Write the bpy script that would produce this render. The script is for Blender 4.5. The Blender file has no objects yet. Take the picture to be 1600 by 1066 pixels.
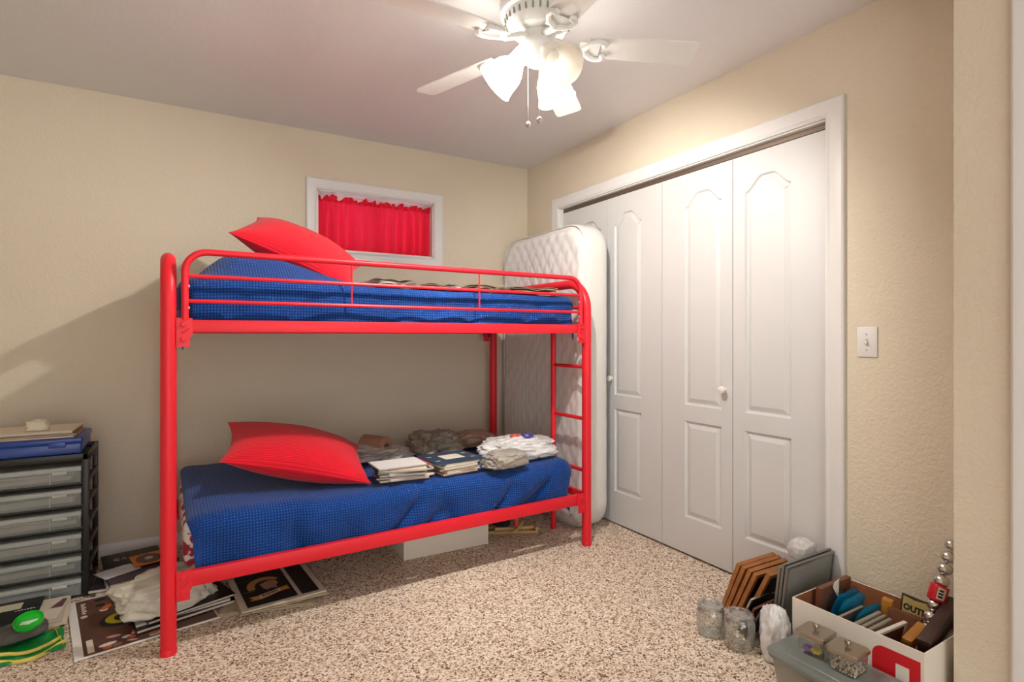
import bpy, bmesh, math, random
from mathutils import Vector, Matrix, Euler, noise
R = math.radians
sin, cos, pi = math.sin, math.cos, math.pi
scn = bpy.context.scene
col = scn.collection

# ------------------------------------------------------------------ camera
cd = bpy.data.cameras.new('camera'); cam = bpy.data.objects.new('camera', cd); col.objects.link(cam)
cd.sensor_width = 36; cd.lens = 19.44; cd.shift_y = -9 / 1600; cd.clip_start = .02
cam.location = (0, 0, 1.168); cam.rotation_euler = (R(90), 0, -math.atan(512 / 864))
scn.camera = cam
# ------------------------------------------------------------------ world, exposure
w = bpy.data.worlds.new('world'); scn.world = w; w.use_nodes = True
w.node_tree.nodes['Background'].inputs[0].default_value = (1, .985, .96, 1)
w.node_tree.nodes['Background'].inputs[1].default_value = 1.8
vs = scn.view_settings
vs.view_transform = 'Standard'; vs.look = 'None'; vs.gamma = 1; vs.use_curve_mapping = False
vs.exposure = 0.55
BULB_W = 37.0         # watts of each lit bulb of the ceiling fan
SHADE_E = 10.0         # glow of the lit glass shades

# ------------------------------------------------------------------ materials
def lin(c):
    return tuple(((x / 255) / 12.92 if x <= 10 else (((x / 255) + .055) / 1.055) ** 2.4) for x in c)
MATS = {}
def mat(name, c, rough=.6, metal=0., bump=None, var=None, trans=0, alpha=1, emit=None, spec=.5, coat=0, sheen=0, thin=False):
    if name in MATS: return MATS[name]
    m = bpy.data.materials.new(name); m.use_nodes = True
    nt = m.node_tree; N = nt.nodes; L = nt.links; p = N['Principled BSDF']
    c = lin(c)
    p.inputs['Base Color'].default_value = (*c, 1); p.inputs['Roughness'].default_value = rough
    p.inputs['Metallic'].default_value = metal; p.inputs['Specular IOR Level'].default_value = spec
    p.inputs['Transmission Weight'].default_value = trans; p.inputs['Coat Weight'].default_value = coat
    p.inputs['Sheen Weight'].default_value = sheen
    tc = N.new('ShaderNodeTexCoord')
    if var:                                    # (scale, other colour, contrast)
        nz = N.new('ShaderNodeTexNoise'); nz.inputs['Scale'].default_value = var[0]; nz.inputs['Detail'].default_value = 4
        L.new(tc.outputs['Object'], nz.inputs['Vector'])
        rp = N.new('ShaderNodeValToRGB'); k = var[2] if len(var) > 2 else .15
        rp.color_ramp.elements[0].position = .5 - k; rp.color_ramp.elements[1].position = .5 + k
        rp.color_ramp.elements[0].color = (*lin(var[1]), 1); rp.color_ramp.elements[1].color = (*c, 1)
        L.new(nz.outputs['Fac'], rp.inputs['Fac']); L.new(rp.outputs['Color'], p.inputs['Base Color'])
    if bump:                                   # (scale, strength, distance)
        nz = N.new('ShaderNodeTexNoise'); nz.inputs['Scale'].default_value = bump[0]; nz.inputs['Detail'].default_value = 3
        L.new(tc.outputs['Object'], nz.inputs['Vector'])
        b = N.new('ShaderNodeBump'); b.inputs['Strength'].default_value = bump[1]; b.inputs['Distance'].default_value = bump[2]
        L.new(nz.outputs['Fac'], b.inputs['Height']); L.new(b.outputs['Normal'], p.inputs['Normal'])
    if emit:
        p.inputs['Emission Color'].default_value = (*lin(emit[0]), 1); p.inputs['Emission Strength'].default_value = emit[1]
    if alpha < 1:
        p.inputs['Alpha'].default_value = alpha
    MATS[name] = m
    return m

def glass(name, tint=(250, 252, 251), base=.07, edge=.85, rough=.06):
    """thin clear glass: transparent, with a reflection that grows at grazing angles"""
    m = bpy.data.materials.new(name); m.use_nodes = True; nt = m.node_tree; N = nt.nodes; L = nt.links
    N.remove(N['Principled BSDF']); out = N['Material Output']
    t = N.new('ShaderNodeBsdfTransparent'); t.inputs[0].default_value = (*lin(tint), 1)
    g = N.new('ShaderNodeBsdfGlossy'); g.inputs['Roughness'].default_value = rough
    fr = N.new('ShaderNodeLayerWeight'); fr.inputs['Blend'].default_value = .4
    mr = N.new('ShaderNodeMapRange'); mr.inputs['To Min'].default_value = base; mr.inputs['To Max'].default_value = edge
    mx = N.new('ShaderNodeMixShader')
    L.new(fr.outputs['Facing'], mr.inputs['Value']); L.new(mr.outputs[0], mx.inputs[0]); L.new(t.outputs[0], mx.inputs[1]); L.new(g.outputs[0], mx.inputs[2])
    L.new(mx.outputs[0], out.inputs['Surface'])
    return m

def wall_mat(name, c, s=70, st=.35):
    m = mat(name, c, .75, bump=None, spec=.25); nt = m.node_tree; N = nt.nodes; L = nt.links; p = N['Principled BSDF']
    g = N.new('ShaderNodeNewGeometry')
    nz = N.new('ShaderNodeTexNoise'); nz.inputs['Scale'].default_value = s; nz.inputs['Detail'].default_value = 2.5; nz.inputs['Distortion'].default_value = .6
    L.new(g.outputs['Position'], nz.inputs['Vector'])
    rp = N.new('ShaderNodeValToRGB'); rp.color_ramp.elements[0].position = .38; rp.color_ramp.elements[1].position = .62
    L.new(nz.outputs['Fac'], rp.inputs['Fac'])
    b = N.new('ShaderNodeBump'); b.inputs['Strength'].default_value = st; b.inputs['Distance'].default_value = .0025
    L.new(rp.outputs['Color'], b.inputs['Height']); L.new(b.outputs['Normal'], p.inputs['Normal'])
    return m

def carpet_mat():
    m = mat('carpet', (190, 165, 140), .95, spec=.05); nt = m.node_tree; N = nt.nodes; L = nt.links; p = N['Principled BSDF']
    g = N.new('ShaderNodeNewGeometry')
    nz = N.new('ShaderNodeTexNoise'); nz.inputs['Scale'].default_value = 90; nz.inputs['Detail'].default_value = 2
    L.new(g.outputs['Position'], nz.inputs['Vector'])
    ad = N.new('ShaderNodeMixRGB'); ad.blend_type = 'ADD'; ad.inputs[0].default_value = .012
    L.new(g.outputs['Position'], ad.inputs[1]); L.new(nz.outputs['Color'], ad.inputs[2])
    vo = N.new('ShaderNodeTexVoronoi'); vo.inputs['Scale'].default_value = 170
    L.new(ad.outputs[0], vo.inputs['Vector'])
    sp = N.new('ShaderNodeSeparateColor'); L.new(vo.outputs['Color'], sp.inputs[0])
    rp = N.new('ShaderNodeValToRGB'); cr = rp.color_ramp; cr.interpolation = 'LINEAR'
    cs = [(0, (98, 73, 56)), (.12, (140, 111, 88)), (.3, (196, 170, 145)), (.52, (227, 207, 184)), (.8, (241, 227, 210)), (1, (250, 242, 231))]
    while len(cr.elements) < len(cs): cr.elements.new(.5)
    for e, (q, c) in zip(cr.elements, cs): e.position = q; e.color = (*lin(c), 1)
    L.new(sp.outputs[0], rp.inputs['Fac']); L.new(rp.outputs['Color'], p.inputs['Base Color'])
    b = N.new('ShaderNodeBump'); b.inputs['Strength'].default_value = .5; b.inputs['Distance'].default_value = .004; b.invert = True
    L.new(vo.outputs['Distance'], b.inputs['Height']); L.new(b.outputs['Normal'], p.inputs['Normal'])
    return m

def waffle_mat(name, c, c2, pitch, strength=.7, ribs=False):
    """woven cells (or ribs) laid out along the cloth's own UV in metres"""
    m = mat(name, c, .85, sheen=.15, spec=.2); nt = m.node_tree; N = nt.nodes; L = nt.links; p = N['Principled BSDF']
    tc = N.new('ShaderNodeTexCoord'); sx = N.new('ShaderNodeSeparateXYZ'); L.new(tc.outputs['UV'], sx.inputs[0])
    def wave(o):
        a = N.new('ShaderNodeMath'); a.operation = 'MULTIPLY'; a.inputs[1].default_value = 2 * pi / pitch; L.new(o, a.inputs[0])
        b = N.new('ShaderNodeMath'); b.operation = 'SINE'; L.new(a.outputs[0], b.inputs[0])
        d = N.new('ShaderNodeMath'); d.operation = 'MULTIPLY_ADD'; d.inputs[1].default_value = .5; d.inputs[2].default_value = .5; L.new(b.outputs[0], d.inputs[0])
        return d.outputs[0]
    if ribs: h = wave(sx.outputs[1])
    else:
        mu = N.new('ShaderNodeMath'); mu.operation = 'MULTIPLY'; L.new(wave(sx.outputs[0]), mu.inputs[0]); L.new(wave(sx.outputs[1]), mu.inputs[1]); h = mu.outputs[0]
    rp = N.new('ShaderNodeValToRGB'); rp.color_ramp.elements[0].position = .25; rp.color_ramp.elements[1].position = .9
    rp.color_ramp.elements[0].color = (*lin(c), 1); rp.color_ramp.elements[1].color = (*lin(c2), 1)
    L.new(h, rp.inputs['Fac']); L.new(rp.outputs[0], p.inputs['Base Color'])
    b = N.new('ShaderNodeBump'); b.inputs['Strength'].default_value = strength; b.inputs['Distance'].default_value = .003
    L.new(h, b.inputs['Height']); L.new(b.outputs['Normal'], p.inputs['Normal'])
    return m

WALL = wall_mat('wall_paint', (220, 209, 188)); CEIL = wall_mat('ceiling_paint', (232, 230, 230), 110, .3)
CARPET = carpet_mat()
WHITE = mat('white_paint', (228, 227, 225), .4)
DOOR = mat('door_paint', (213, 213, 212), .45, bump=(9, .12, .001))
RED = mat('red_enamel', (226, 30, 46), .42, spec=.4)
BLUE = waffle_mat('blue_waffle', (6, 50, 118), (30, 100, 186), .0115, .8)
REDP = waffle_mat('red_rib', (212, 20, 40), (226, 28, 48), .008, .45, True)
REDC = mat('red_curtain', (232, 24, 50), .85, sheen=.1)
def add_translucent(m, c, f):
    nt = m.node_tree; N = nt.nodes; L = nt.links; t = N.new('ShaderNodeBsdfTranslucent'); t.inputs[0].default_value = (*lin(c), 1)
    mx = N.new('ShaderNodeMixShader'); mx.inputs[0].default_value = f; L.new(N['Principled BSDF'].outputs[0], mx.inputs[1]); L.new(t.outputs[0], mx.inputs[2]); L.new(mx.outputs[0], N['Material Output'].inputs[0])
add_translucent(REDC, (250, 44, 80), .38)
QUILT = mat('quilt_cotton', (232, 230, 228), .85, bump=(60, .15, .003))
TICK = mat('mattress_ticking', (226, 222, 216), .9, var=(26, (150, 40, 60), .03))
BLACKP = mat('black_plastic', (26, 25, 24), .4)
CHROME = mat('brushed_nickel', (172, 160, 144), .3, 1)
SILVER = mat('silver_ball', (220, 218, 214), .18, 1)
PAPER = mat('paper', (226, 218, 204), .85, var=(14, (205, 194, 176), .3))
NEWS = mat('newsprint', (206, 190, 164), .9, var=(30, (176, 160, 136), .2))
INK = mat('black_ink', (22, 20, 22), .6)
GOLD = mat('gold_ink', (206, 150, 60), .6)
WOOD = mat('oak_frame', (178, 116, 58), .45, var=(30, (146, 88, 40), .25))
DWOOD = mat('dark_wood', (66, 40, 34), .4, var=(30, (46, 28, 24), .25))
BWOOD = mat('brown_frame_wood', (130, 80, 52), .5, var=(22, (96, 56, 36), .25))
CARD = mat('brown_cardboard', (160, 100, 62), .85, var=(18, (146, 88, 54), .3))
BOXW = mat('white_cardboard', (228, 220, 208), .6)
JARG = glass('clear_glass'); PANE = glass('window_glass', (240, 246, 250), .05, .5)
CLEARP = glass('clear_plastic', (225, 225, 222), .12, .7, .2)

# ------------------------------------------------------------------ mesh builder
I4 = Matrix.Identity(4)
def T(x=0, y=0, z=0, rx=0, ry=0, rz=0, s=1):
    return Matrix.Translation((x, y, z)) @ Euler((R(rx), R(ry), R(rz))).to_matrix().to_4x4() @ Matrix.Scale(s, 4)
class MB:
    def __init__(s): s.v = []; s.f = []; s.m = []; s.uv = {}
    def add(s, vs, fs, m=0, X=I4):
        o = len(s.v); s.v += [tuple(X @ Vector(q)) for q in vs]; s.f += [tuple(i + o for i in q) for q in fs]; s.m += [m] * len(fs); return s
    def box(s, a, b, m=0, X=I4, r=0, seg=2):
        """box from corner a to corner b; r rounds its edges"""
        bm = bmesh.new(); bmesh.ops.create_cube(bm, size=1)
        for q in bm.verts: q.co = Vector([(a[i] + b[i]) / 2 + q.co[i] * (b[i] - a[i]) for i in range(3)])
        if r: bmesh.ops.bevel(bm, geom=bm.edges[:], offset=r, segments=seg, profile=.5, affect='EDGES', clamp_overlap=True)
        bm.verts.index_update()
        s.add([q.co for q in bm.verts], [[q.index for q in f.verts] for f in bm.faces], m, X); bm.free(); return s
    def tube(s, path, r, n=12, m=0, X=I4, closed=False, flat=1.):
        P = [Vector(p) for p in path]; k = len(P); rr = r if isinstance(r, (list, tuple)) else [r] * k
        vs = []; up = None
        for i, p in enumerate(P):
            a = P[(i - 1) % k] if (i or closed) else p; b = P[(i + 1) % k] if (i < k - 1 or closed) else p
            t = (b - a).normalized()
            if up is None: up = Vector((0, 0, 1)) if abs(t.z) < .9 else Vector((0, 1, 0))
            e = t.cross(up).normalized(); up = e.cross(t).normalized()
            for j in range(n):
                q = 2 * pi * j / n; vs.append(p + (e * cos(q) * flat + up * sin(q)) * rr[i])
        fs = [(i % k * n + j, i % k * n + (j + 1) % n, (i + 1) % k * n + (j + 1) % n, (i + 1) % k * n + j) for i in range(k if closed else k - 1) for j in range(n)]
        if not closed: fs += [tuple(range(n - 1, -1, -1)), tuple(range((k - 1) * n, k * n))]
        return s.add(vs, fs, m, X)
    def lathe(s, prof, n=24, m=0, X=I4, wob=None):
        vs = []; k = len(prof)
        for i, (r, z) in enumerate(prof):
            for j in range(n):
                q = 2 * pi * j / n; g = r * (wob(q, i) if wob else 1); vs.append((g * cos(q), g * sin(q), z))
        fs = [(i * n + j, i * n + (j + 1) % n, (i + 1) * n + (j + 1) % n, (i + 1) * n + j) for i in range(k - 1) for j in range(n)]
        if prof[0][0] > 1e-5: fs.append(tuple(range(n - 1, -1, -1)))
        if prof[-1][0] > 1e-5: fs.append(tuple(range((k - 1) * n, k * n)))
        return s.add(vs, fs, m, X)
    def shell(s, prof, n=24, m=0, X=I4, wob=None):
        """lathe without caps (open profile)"""
        vs = []; k = len(prof)
        for i, (r, z) in enumerate(prof):
            for j in range(n):
                q = 2 * pi * j / n; g = r * (wob(q, i) if wob else 1); vs.append((g * cos(q), g * sin(q), z))
        return s.add(vs, [(i * n + j, i * n + (j + 1) % n, (i + 1) * n + (j + 1) % n, (i + 1) * n + j) for i in range(k - 1) for j in range(n)], m, X)
    def prism(s, poly, z0, z1, m=0, X=I4):
        n = len(poly); vs = [(x, y, z0) for x, y in poly] + [(x, y, z1) for x, y in poly]
        return s.add(vs, [tuple(range(n - 1, -1, -1)), tuple(range(n, 2 * n))] + [(i, (i + 1) % n, n + (i + 1) % n, n + i) for i in range(n)], m, X)
    def grid(s, fn, nu, nv, m=0, X=I4, uv=None):
        o = len(s.v); vs = [fn(i / nu, j / nv) for i in range(nu + 1) for j in range(nv + 1)]
        if uv:
            for i in range(nu + 1):
                for j in range(nv + 1): s.uv[o + i * (nv + 1) + j] = uv(i / nu, j / nv)
        return s.add(vs, [(i * (nv + 1) + j, (i + 1) * (nv + 1) + j, (i + 1) * (nv + 1) + j + 1, i * (nv + 1) + j + 1) for i in range(nu) for j in range(nv)], m, X)
    def mesh(s, name, mats, ang=35, fix=True):
        me = bpy.data.meshes.new(name); me.from_pydata(s.v, [], s.f)
        for q in (mats if isinstance(mats, (list, tuple)) else [mats]): me.materials.append(q)
        me.polygons.foreach_set('material_index', s.m)
        if s.uv:
            L = me.uv_layers.new(name='UVMap')
            for lp in me.loops: L.data[lp.index].uv = s.uv.get(lp.vertex_index, (0, 0))
        if fix:
            bm = bmesh.new(); bm.from_mesh(me); bmesh.ops.recalc_face_normals(bm, faces=bm.faces[:]); bm.to_mesh(me); bm.free()
        if ang:
            me.polygons.foreach_set('use_smooth', [True] * len(me.polygons)); me.set_sharp_from_angle(angle=R(ang))
        me.update(); return me
    def build(s, name, mats, parent=None, loc=(0, 0, 0), rot=(0, 0, 0), ang=35, fix=True):
        o = bpy.data.objects.new(name, s.mesh(name, mats, ang, fix)); col.objects.link(o)
        o.location = loc; o.rotation_euler = [R(q) for q in rot]; o.parent = parent
        return o
def tag(o, label, cat, group=None, kind=None):
    o['label'] = label; o['category'] = cat
    if group: o['group'] = group
    if kind: o['kind'] = kind
    return o
def struct(o, label=None):
    o['kind'] = 'structure'
    if label: o['label'] = label
    return o
def thing(name, label, cat, loc=(0, 0, 0), rot=(0, 0, 0), group=None):
    o = bpy.data.objects.new(name, None); col.objects.link(o); o.empty_display_size = .05
    o.location = loc; o.rotation_euler = [R(q) for q in rot]
    return tag(o, label, cat, group)
def inst(o, parent, loc=None, rot=None, name=None):
    c = o.copy(); col.objects.link(c); c.parent = parent
    if loc: c.location = loc
    if rot: c.rotation_euler = [R(q) for q in rot]
    return c
def arc(c, r, a0, a1, n, f):
    return [f(c[0] + r * cos(R(a0 + (a1 - a0) * i / n)), c[1] + r * sin(R(a0 + (a1 - a0) * i / n))) for i in range(n + 1)]
def rrect(x0, y0, x1, y1, r, n=5):
    p = []
    for cx, cy, a in ((x1 - r, y0 + r, -90), (x1 - r, y1 - r, 0), (x0 + r, y1 - r, 90), (x0 + r, y0 + r, 180)):
        p += arc((cx, cy), r, a, a + 90, n, lambda x, y: (x, y))
    return p
def ellipse(cx, cy, rx, ry, n=20, rot=0):
    c, s_ = cos(R(rot)), sin(R(rot))
    return [(cx + rx * cos(q) * c - ry * sin(q) * s_, cy + rx * cos(q) * s_ + ry * sin(q) * c) for q in [2 * pi * i / n for i in range(n)]]
def text(name, body, size, m, parent, X, ext=.0002, sx=1., bold=0.):
    cu = bpy.data.curves.new(name, 'FONT'); cu.body = body; cu.size = size; cu.extrude = ext; cu.align_x = 'CENTER'; cu.align_y = 'CENTER'; cu.resolution_u = 2; cu.offset = bold
    t = bpy.data.objects.new(name, cu); col.objects.link(t); bpy.context.view_layer.update()
    me = bpy.data.meshes.new_from_object(t.evaluated_get(bpy.context.evaluated_depsgraph_get())); bpy.data.objects.remove(t)
    me.transform(X @ Matrix.Diagonal((sx, 1, 1, 1))); me.materials.clear(); me.materials.append(m); me.name = name
    o = bpy.data.objects.new(name, me); col.objects.link(o); o.parent = parent; return o

# ================================================================== THE ROOM
XR, YB, ZC = 2.263, 3.588, 2.44          # closet wall, back wall, ceiling
XJ, YJ = 2.0, .757                       # face and corner of the wall jog on the right
XL, YF = -1.5, -1.6                      # left wall, wall behind the camera
struct(MB().box((XL - .1, YF - .1, -.1), (XR + .8, YB + .1, 0)).build('floor', CARPET, ang=0), 'speckled beige and brown carpet floor')
struct(MB().box((XL - .1, YF - .1, ZC), (XR + .8, YB + .1, ZC + .1)).build('ceiling', CEIL, ang=0), 'white textured ceiling')
def wall_with_hole(name, x0, x1, z0, z1, hx0, hx1, hz0, hz1, f, d, m):
    """wall slab in (u,z) with one opening; f maps (u, depth, z) to the world"""
    b = MB()
    for a, c, e, g in ((x0, hx0, z0, z1), (hx1, x1, z0, z1), (hx0, hx1, hz1, z1), (hx0, hx1, z0, hz0)):
        if c - a > 1e-4 and g - e > 1e-4:
            p = [f(u, q, z) for q in (0, d) for u, z in ((a, e), (c, e), (c, g), (a, g))]
            b.add(p, [(0, 1, 2, 3), (7, 6, 5, 4), (0, 4, 5, 1), (1, 5, 6, 2), (2, 6, 7, 3), (3, 7, 4, 0)])
    return struct(b.build(name, m, ang=0))
WX0, WX1, WZ0, WZ1 = .712, 1.49, 1.705, 2.08
wall_with_hole('wall_back', XL, XR + .1, 0, ZC, WX0, WX1, WZ0, WZ1, lambda u, q, z: (u, YB + q, z), .16, WALL)
DY0, DY1, DZ = 1.29, 3.165, 2.055        # closet opening
wall_with_hole('wall_right', YJ - .05, YB, 0, ZC, DY0, DY1, 0, DZ, lambda u, q, z: (XR + q, u, z), .1, WALL)
struct(MB().box((XJ, YF, 0), (XR + .1, YJ, ZC)).build('wall_right_jog', WALL, ang=0), 'beige textured wall projecting at the right edge')
struct(MB().box((XL - .1, YF, 0), (XL, YB + .1, ZC)).build('wall_left', WALL, ang=0))
wall_with_hole('wall_front', XL, XR, 0, ZC, -1.2, 1.6, 0, 2.2, lambda u, q, z: (u, YF - q, z), .1, WALL)  # opening out of view, widened to let in even fill light from the world
b = MB(); x1 = XR + .7                    # closet interior behind the doors
b.add([(XR + .1, DY0 - .2, 0), (x1, DY0 - .2, 0), (x1, DY1 + .2, 0), (XR + .1, DY1 + .2, 0), (XR + .1, DY0 - .2, ZC), (x1, DY0 - .2, ZC), (x1, DY1 + .2, ZC), (XR + .1, DY1 + .2, ZC)],
      [(0, 1, 5, 4), (1, 2, 6, 5), (2, 3, 7, 6)])
struct(b.build('wall_closet', WALL, ang=0, fix=False))
# baseboards
def baseboard(name, p, q, nrm):
    p, q, nrm = Vector(p), Vector(q), Vector(nrm); prof = [(0, 0), (.013, 0), (.013, .05), (.009, .062), (.004, .066), (0, .07)]
    vs = [e + nrm * a + Vector((0, 0, z)) for e in (p, q) for a, z in prof]; n = len(prof)
    struct(MB().add(vs, [tuple(range(n)), tuple(range(n, 2 * n))] + [(i, (i + 1) % n, n + (i + 1) % n, n + i) for i in range(n)]).build(name, WHITE, ang=25))
baseboard('baseboard_back', (XL, YB, 0), (XR, YB, 0), (0, -1, 0))
baseboard('baseboard_right', (XR, YJ, 0), (XR, 1.215, 0), (-1, 0, 0))
baseboard('baseboard_left', (XL, YF, 0), (XL, YB, 0), (1, 0, 0))
# moulded casing swept round an opening
CAS = [(0, 0), (0, .012), (.008, .016), (.018, .012), (.03, .014), (.05, .019), (.062, .019), (.068, .014), (.068, 0)]
def casing(name, pts, f, parent=None, w=1., closed=False):
    """pts: corners of the opening (u,z) in order, outward mitres; f maps (u, proud, z)"""
    n = len(pts); b = MB(); k = len(CAS); rings = []
    for i, p in enumerate(pts):
        p = Vector(p); pv = Vector(pts[i - 1]) if (i or closed) else None; nx = Vector(pts[(i + 1) % n]) if (i < n - 1 or closed) else None
        d1 = (p - pv).normalized() if pv is not None else None; d2 = (nx - p).normalized() if nx is not None else None
        d1 = d1 if d1 is not None else d2; d2 = d2 if d2 is not None else d1
        n1 = Vector((-d1.y, d1.x)); n2 = Vector((-d2.y, d2.x)); mi = (n1 + n2) / (1 + n1.dot(n2))
        rings.append([f(p.x + mi.x * a * w, h, p.y + mi.y * a * w) for a, h in CAS])
    vs = [q for r_ in rings for q in r_]
    fs = [(i % n * k + j, i % n * k + (j + 1) % k, (i + 1) % n * k + (j + 1) % k, (i + 1) % n * k + j) for i in range(n if closed else n - 1) for j in range(k)]
    if not closed: fs += [tuple(range(k)), tuple(range((n - 1) * k, n * k))]
    return b.add(vs, fs).build(name, WHITE, parent, ang=20)
fr_ = lambda u, h, z: (XR - h, u, z)
struct(casing('trim_1', [(DY0, 0), (DY0, DZ), (DY1, DZ), (DY1, 0)], fr_, w=1.08), 'white moulded casing round the closet doors')
struct(casing('trim_2', [(-.25, 0), (-.25, 2.04), (.55, 2.04), (.55, 0)], lambda u, h, z: (XJ - h, u, z), w=1.0), 'white door casing at the right edge')
d5 = struct(MB().box((XJ - .006, -.25, .01), (XJ + .0, .55, 2.04)).build('door_5', DOOR, ang=0))
# jambs and track of the closet
b = MB(); b.box((XR + .001, DY0 - .012, 0), (XR + .1, DY0 + .006, DZ)); b.box((XR + .001, DY1 - .006, 0), (XR + .1, DY1 + .012, DZ)); b.box((XR + .001, DY0, DZ - .006), (XR + .1, DY1, DZ + .01))
struct(b.build('trim_3', WHITE, ang=0))
struct(MB().box((XR + .03, DY0 + .006, DZ - .028), (XR + .055, DY1 - .006, DZ - .006)).build('trim_4', mat('track_metal', (120, 104, 92), .5, .6), ang=0), 'metal sliding track above the closet doors')

# ---------------- bifold closet doors: four leaves, arched panel above, square panel below
def arch_poly(y0, y1, z0, z1, rise):
    c = (y0 + y1) / 2; w_ = y1 - y0; p = [(y0, z0), (y1, z0), (y1, z1)]
    n = 16
    for i in range(1, n):
        t = i / n; y = y1 - w_ * t; q = abs(2 * t - 1)          # cathedral arch
        e = min(1, (1 - q) * 1.3); s_ = e * e * (3 - 2 * e)
        p.append((y, z1 + rise * (s_ if e > .12 else s_)))
    p.append((y0, z1)); return p
def inset(poly, d):
    n = len(poly); o = []
    for i in range(n):
        p = Vector(poly[i]); a = (p - Vector(poly[i - 1])).normalized(); c = (Vector(poly[(i + 1) % n]) - p).normalized()
        n1 = Vector((-a.y, a.x)); n2 = Vector((-c.y, c.x)); mi = (n1 + n2) / max(.3, 1 + n1.dot(n2)); o.append((p.x + mi.x * d, p.y + mi.y * d))
    return o
def leaf(name, W, knob_at, label, far):
    """leaf in its own frame: u along the leaf 0..W, front face at local x = 0 facing -x"""
    H0, H1 = .012, 2.022; root = None
    a_, c_ = (.35, .86) if far else (.14, .65)
    polys = [arch_poly(W * a_, W * c_, .80, 1.845, .068), [(W * a_, .205), (W * c_, .205), (W * c_, .715), (W * a_, .715)]]
    bm = bmesh.new(); es = []
    for lp in [[(0, H0), (W, H0), (W, H1), (0, H1)]] + polys:
        vv = [bm.verts.new((0, a, z)) for a, z in lp]; es += [bm.edges.new((vv[i], vv[(i + 1) % len(vv)])) for i in range(len(vv))]
    bmesh.ops.triangle_fill(bm, use_beauty=True, edges=es); bm.verts.index_update()
    b = MB().add([v.co for v in bm.verts], [[v.index for v in f.verts] for f in bm.faces]); bm.free()
    t = .034
    b.add([(0, 0, H0), (0, W, H0), (0, W, H1), (0, 0, H1), (t, 0, H0), (t, W, H0), (t, W, H1), (t, 0, H1)], [(4, 5, 6, 7), (0, 1, 5, 4), (1, 2, 6, 5), (2, 3, 7, 6), (3, 0, 4, 7)])
    o = struct(b.build(name, DOOR, ang=30, fix=True), label)
    for p in polys:
        b = MB(); n = len(p); loops = [(0, 0), (.008, .011), (.014, .011), (.036, .002)]
        vs = [(x, u, z) for d, x in loops for u, z in inset(p, d)]
        fs = [(i * n + j, i * n + (j + 1) % n, (i + 1) * n + (j + 1) % n, (i + 1) * n + j) for i in range(3) for j in range(n)] + [tuple(range(3 * n, 4 * n))]
        b.add(vs, fs).build('door_panel', DOOR, o, ang=18)
    if knob_at:
        X = T(0, knob_at[0], knob_at[1], ry=-90)
        MB().lathe([(.011, 0), (.009, .006), (.009, .012), (.017, .018), (.0195, .026), (.017, .033), (.009, .037), (0, .038)], 16, 0, X).build('knob', mat('knob_paint', (238, 232, 222), .35), o)
    return o
W4 = (DY1 - DY0 - .026) / 4
y = DY0 + .011
info = [('door_4', None, 'white bifold closet leaf beside the light switch'), ('door_3', (.045, .9), 'white bifold closet leaf with a round knob, nearest the middle seam'),
        ('door_2', (W4 - .045, .9), 'white bifold closet leaf left of the middle seam, beside the standing mattress'), ('door_1', None, 'white bifold closet leaf hidden behind the standing mattress')]
for i, (n_, k, l_) in enumerate(info):
    o = leaf(n_, W4 - .003, k, l_, i % 2 == 0); o.location = (XR + .026, y + i * W4, 0)
    if i == 3: o.location.x += .001

# ---------------- window with sash, glass and sill
cx = (WX0 + WX1) / 2
wn = thing('window_1', 'small high basement window with white casing', 'window', (cx, YB, WZ0)); del wn['category']; wn['kind'] = 'structure'
o = casing('casing', [(WX0 - cx, 0), (WX1 - cx, 0), (WX1 - cx, WZ1 - WZ0), (WX0 - cx, WZ1 - WZ0)][::-1], lambda u, h, z: (u, -h, z), wn, .97, True)
a, c, h = WX0 - cx, WX1 - cx, WZ1 - WZ0
b = MB(); b.box((a, 0, 0), (a + .008, .15, h)); b.box((c - .008, 0, 0), (c, .15, h)); b.box((a, 0, h - .008), (c, .15, h)); b.box((a, 0, 0), (c, .15, .008)); b.build('jamb', WHITE, wn, ang=0)
b = MB(); b.box((a + .008, .1, .008), (a + .045, .13, h - .008)); b.box((c - .045, .1, .008), (c - .008, .13, h - .008)); b.box((a + .045, .1, h - .04), (c - .045, .13, h - .008)); b.box((a + .045, .1, .008), (c - .045, .13, .04)); b.box((-.018, .1, .04), (.018, .13, h - .04)); b.build('scarf', WHITE, wn, ang=0)  # the window's white sash frame with its middle bar
for s_ in (-1, 1): MB().box((s_ * .018, .113, .04), (s_ * (c - .045), .117, h - .04)).build('pane', PANE, wn, ang=0)
# curtain valance
ct = thing('window_curtain', 'short gathered red curtain hanging in the small high window', 'curtain', (cx, YB - .012, 0))
MB().tube([(a + .004, .068, 2.028), (c - .004, .068, 2.028)], .006, 10).build('curtain_rod', WHITE, ct)
def pleat(u, k=1.):
    return .026 * sin(u * 2 * pi * 11 + 2.2 * sin(u * 7)) * (.5 + .5 * sin(u * 5 + 1) ** 2) + .014 * sin(u * 2 * pi * 4.3 + 1) + .008 * noise.noise((u * 22, k, 0))
def cur(u, v):
    x = a + .006 + (c - a - .016) * u; dz = 2.03 - WZ0 + .008
    z = 2.028 - v * (2.028 - 1.705 + .004 + .012 * noise.noise((u * 8, 0, 3)))
    g = .25 + .75 * min(1, v * 2.2)
    return (x + .006 * sin(u * 40) * v, .048 + pleat(u) * g + .010 * noise.noise((u * 60, v * 4, 1)) * (1 - min(1, v * 4)), z)
MB().grid(cur, 220, 24).build('curtain_panel', REDC, ct, ang=180, fix=False)
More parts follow.
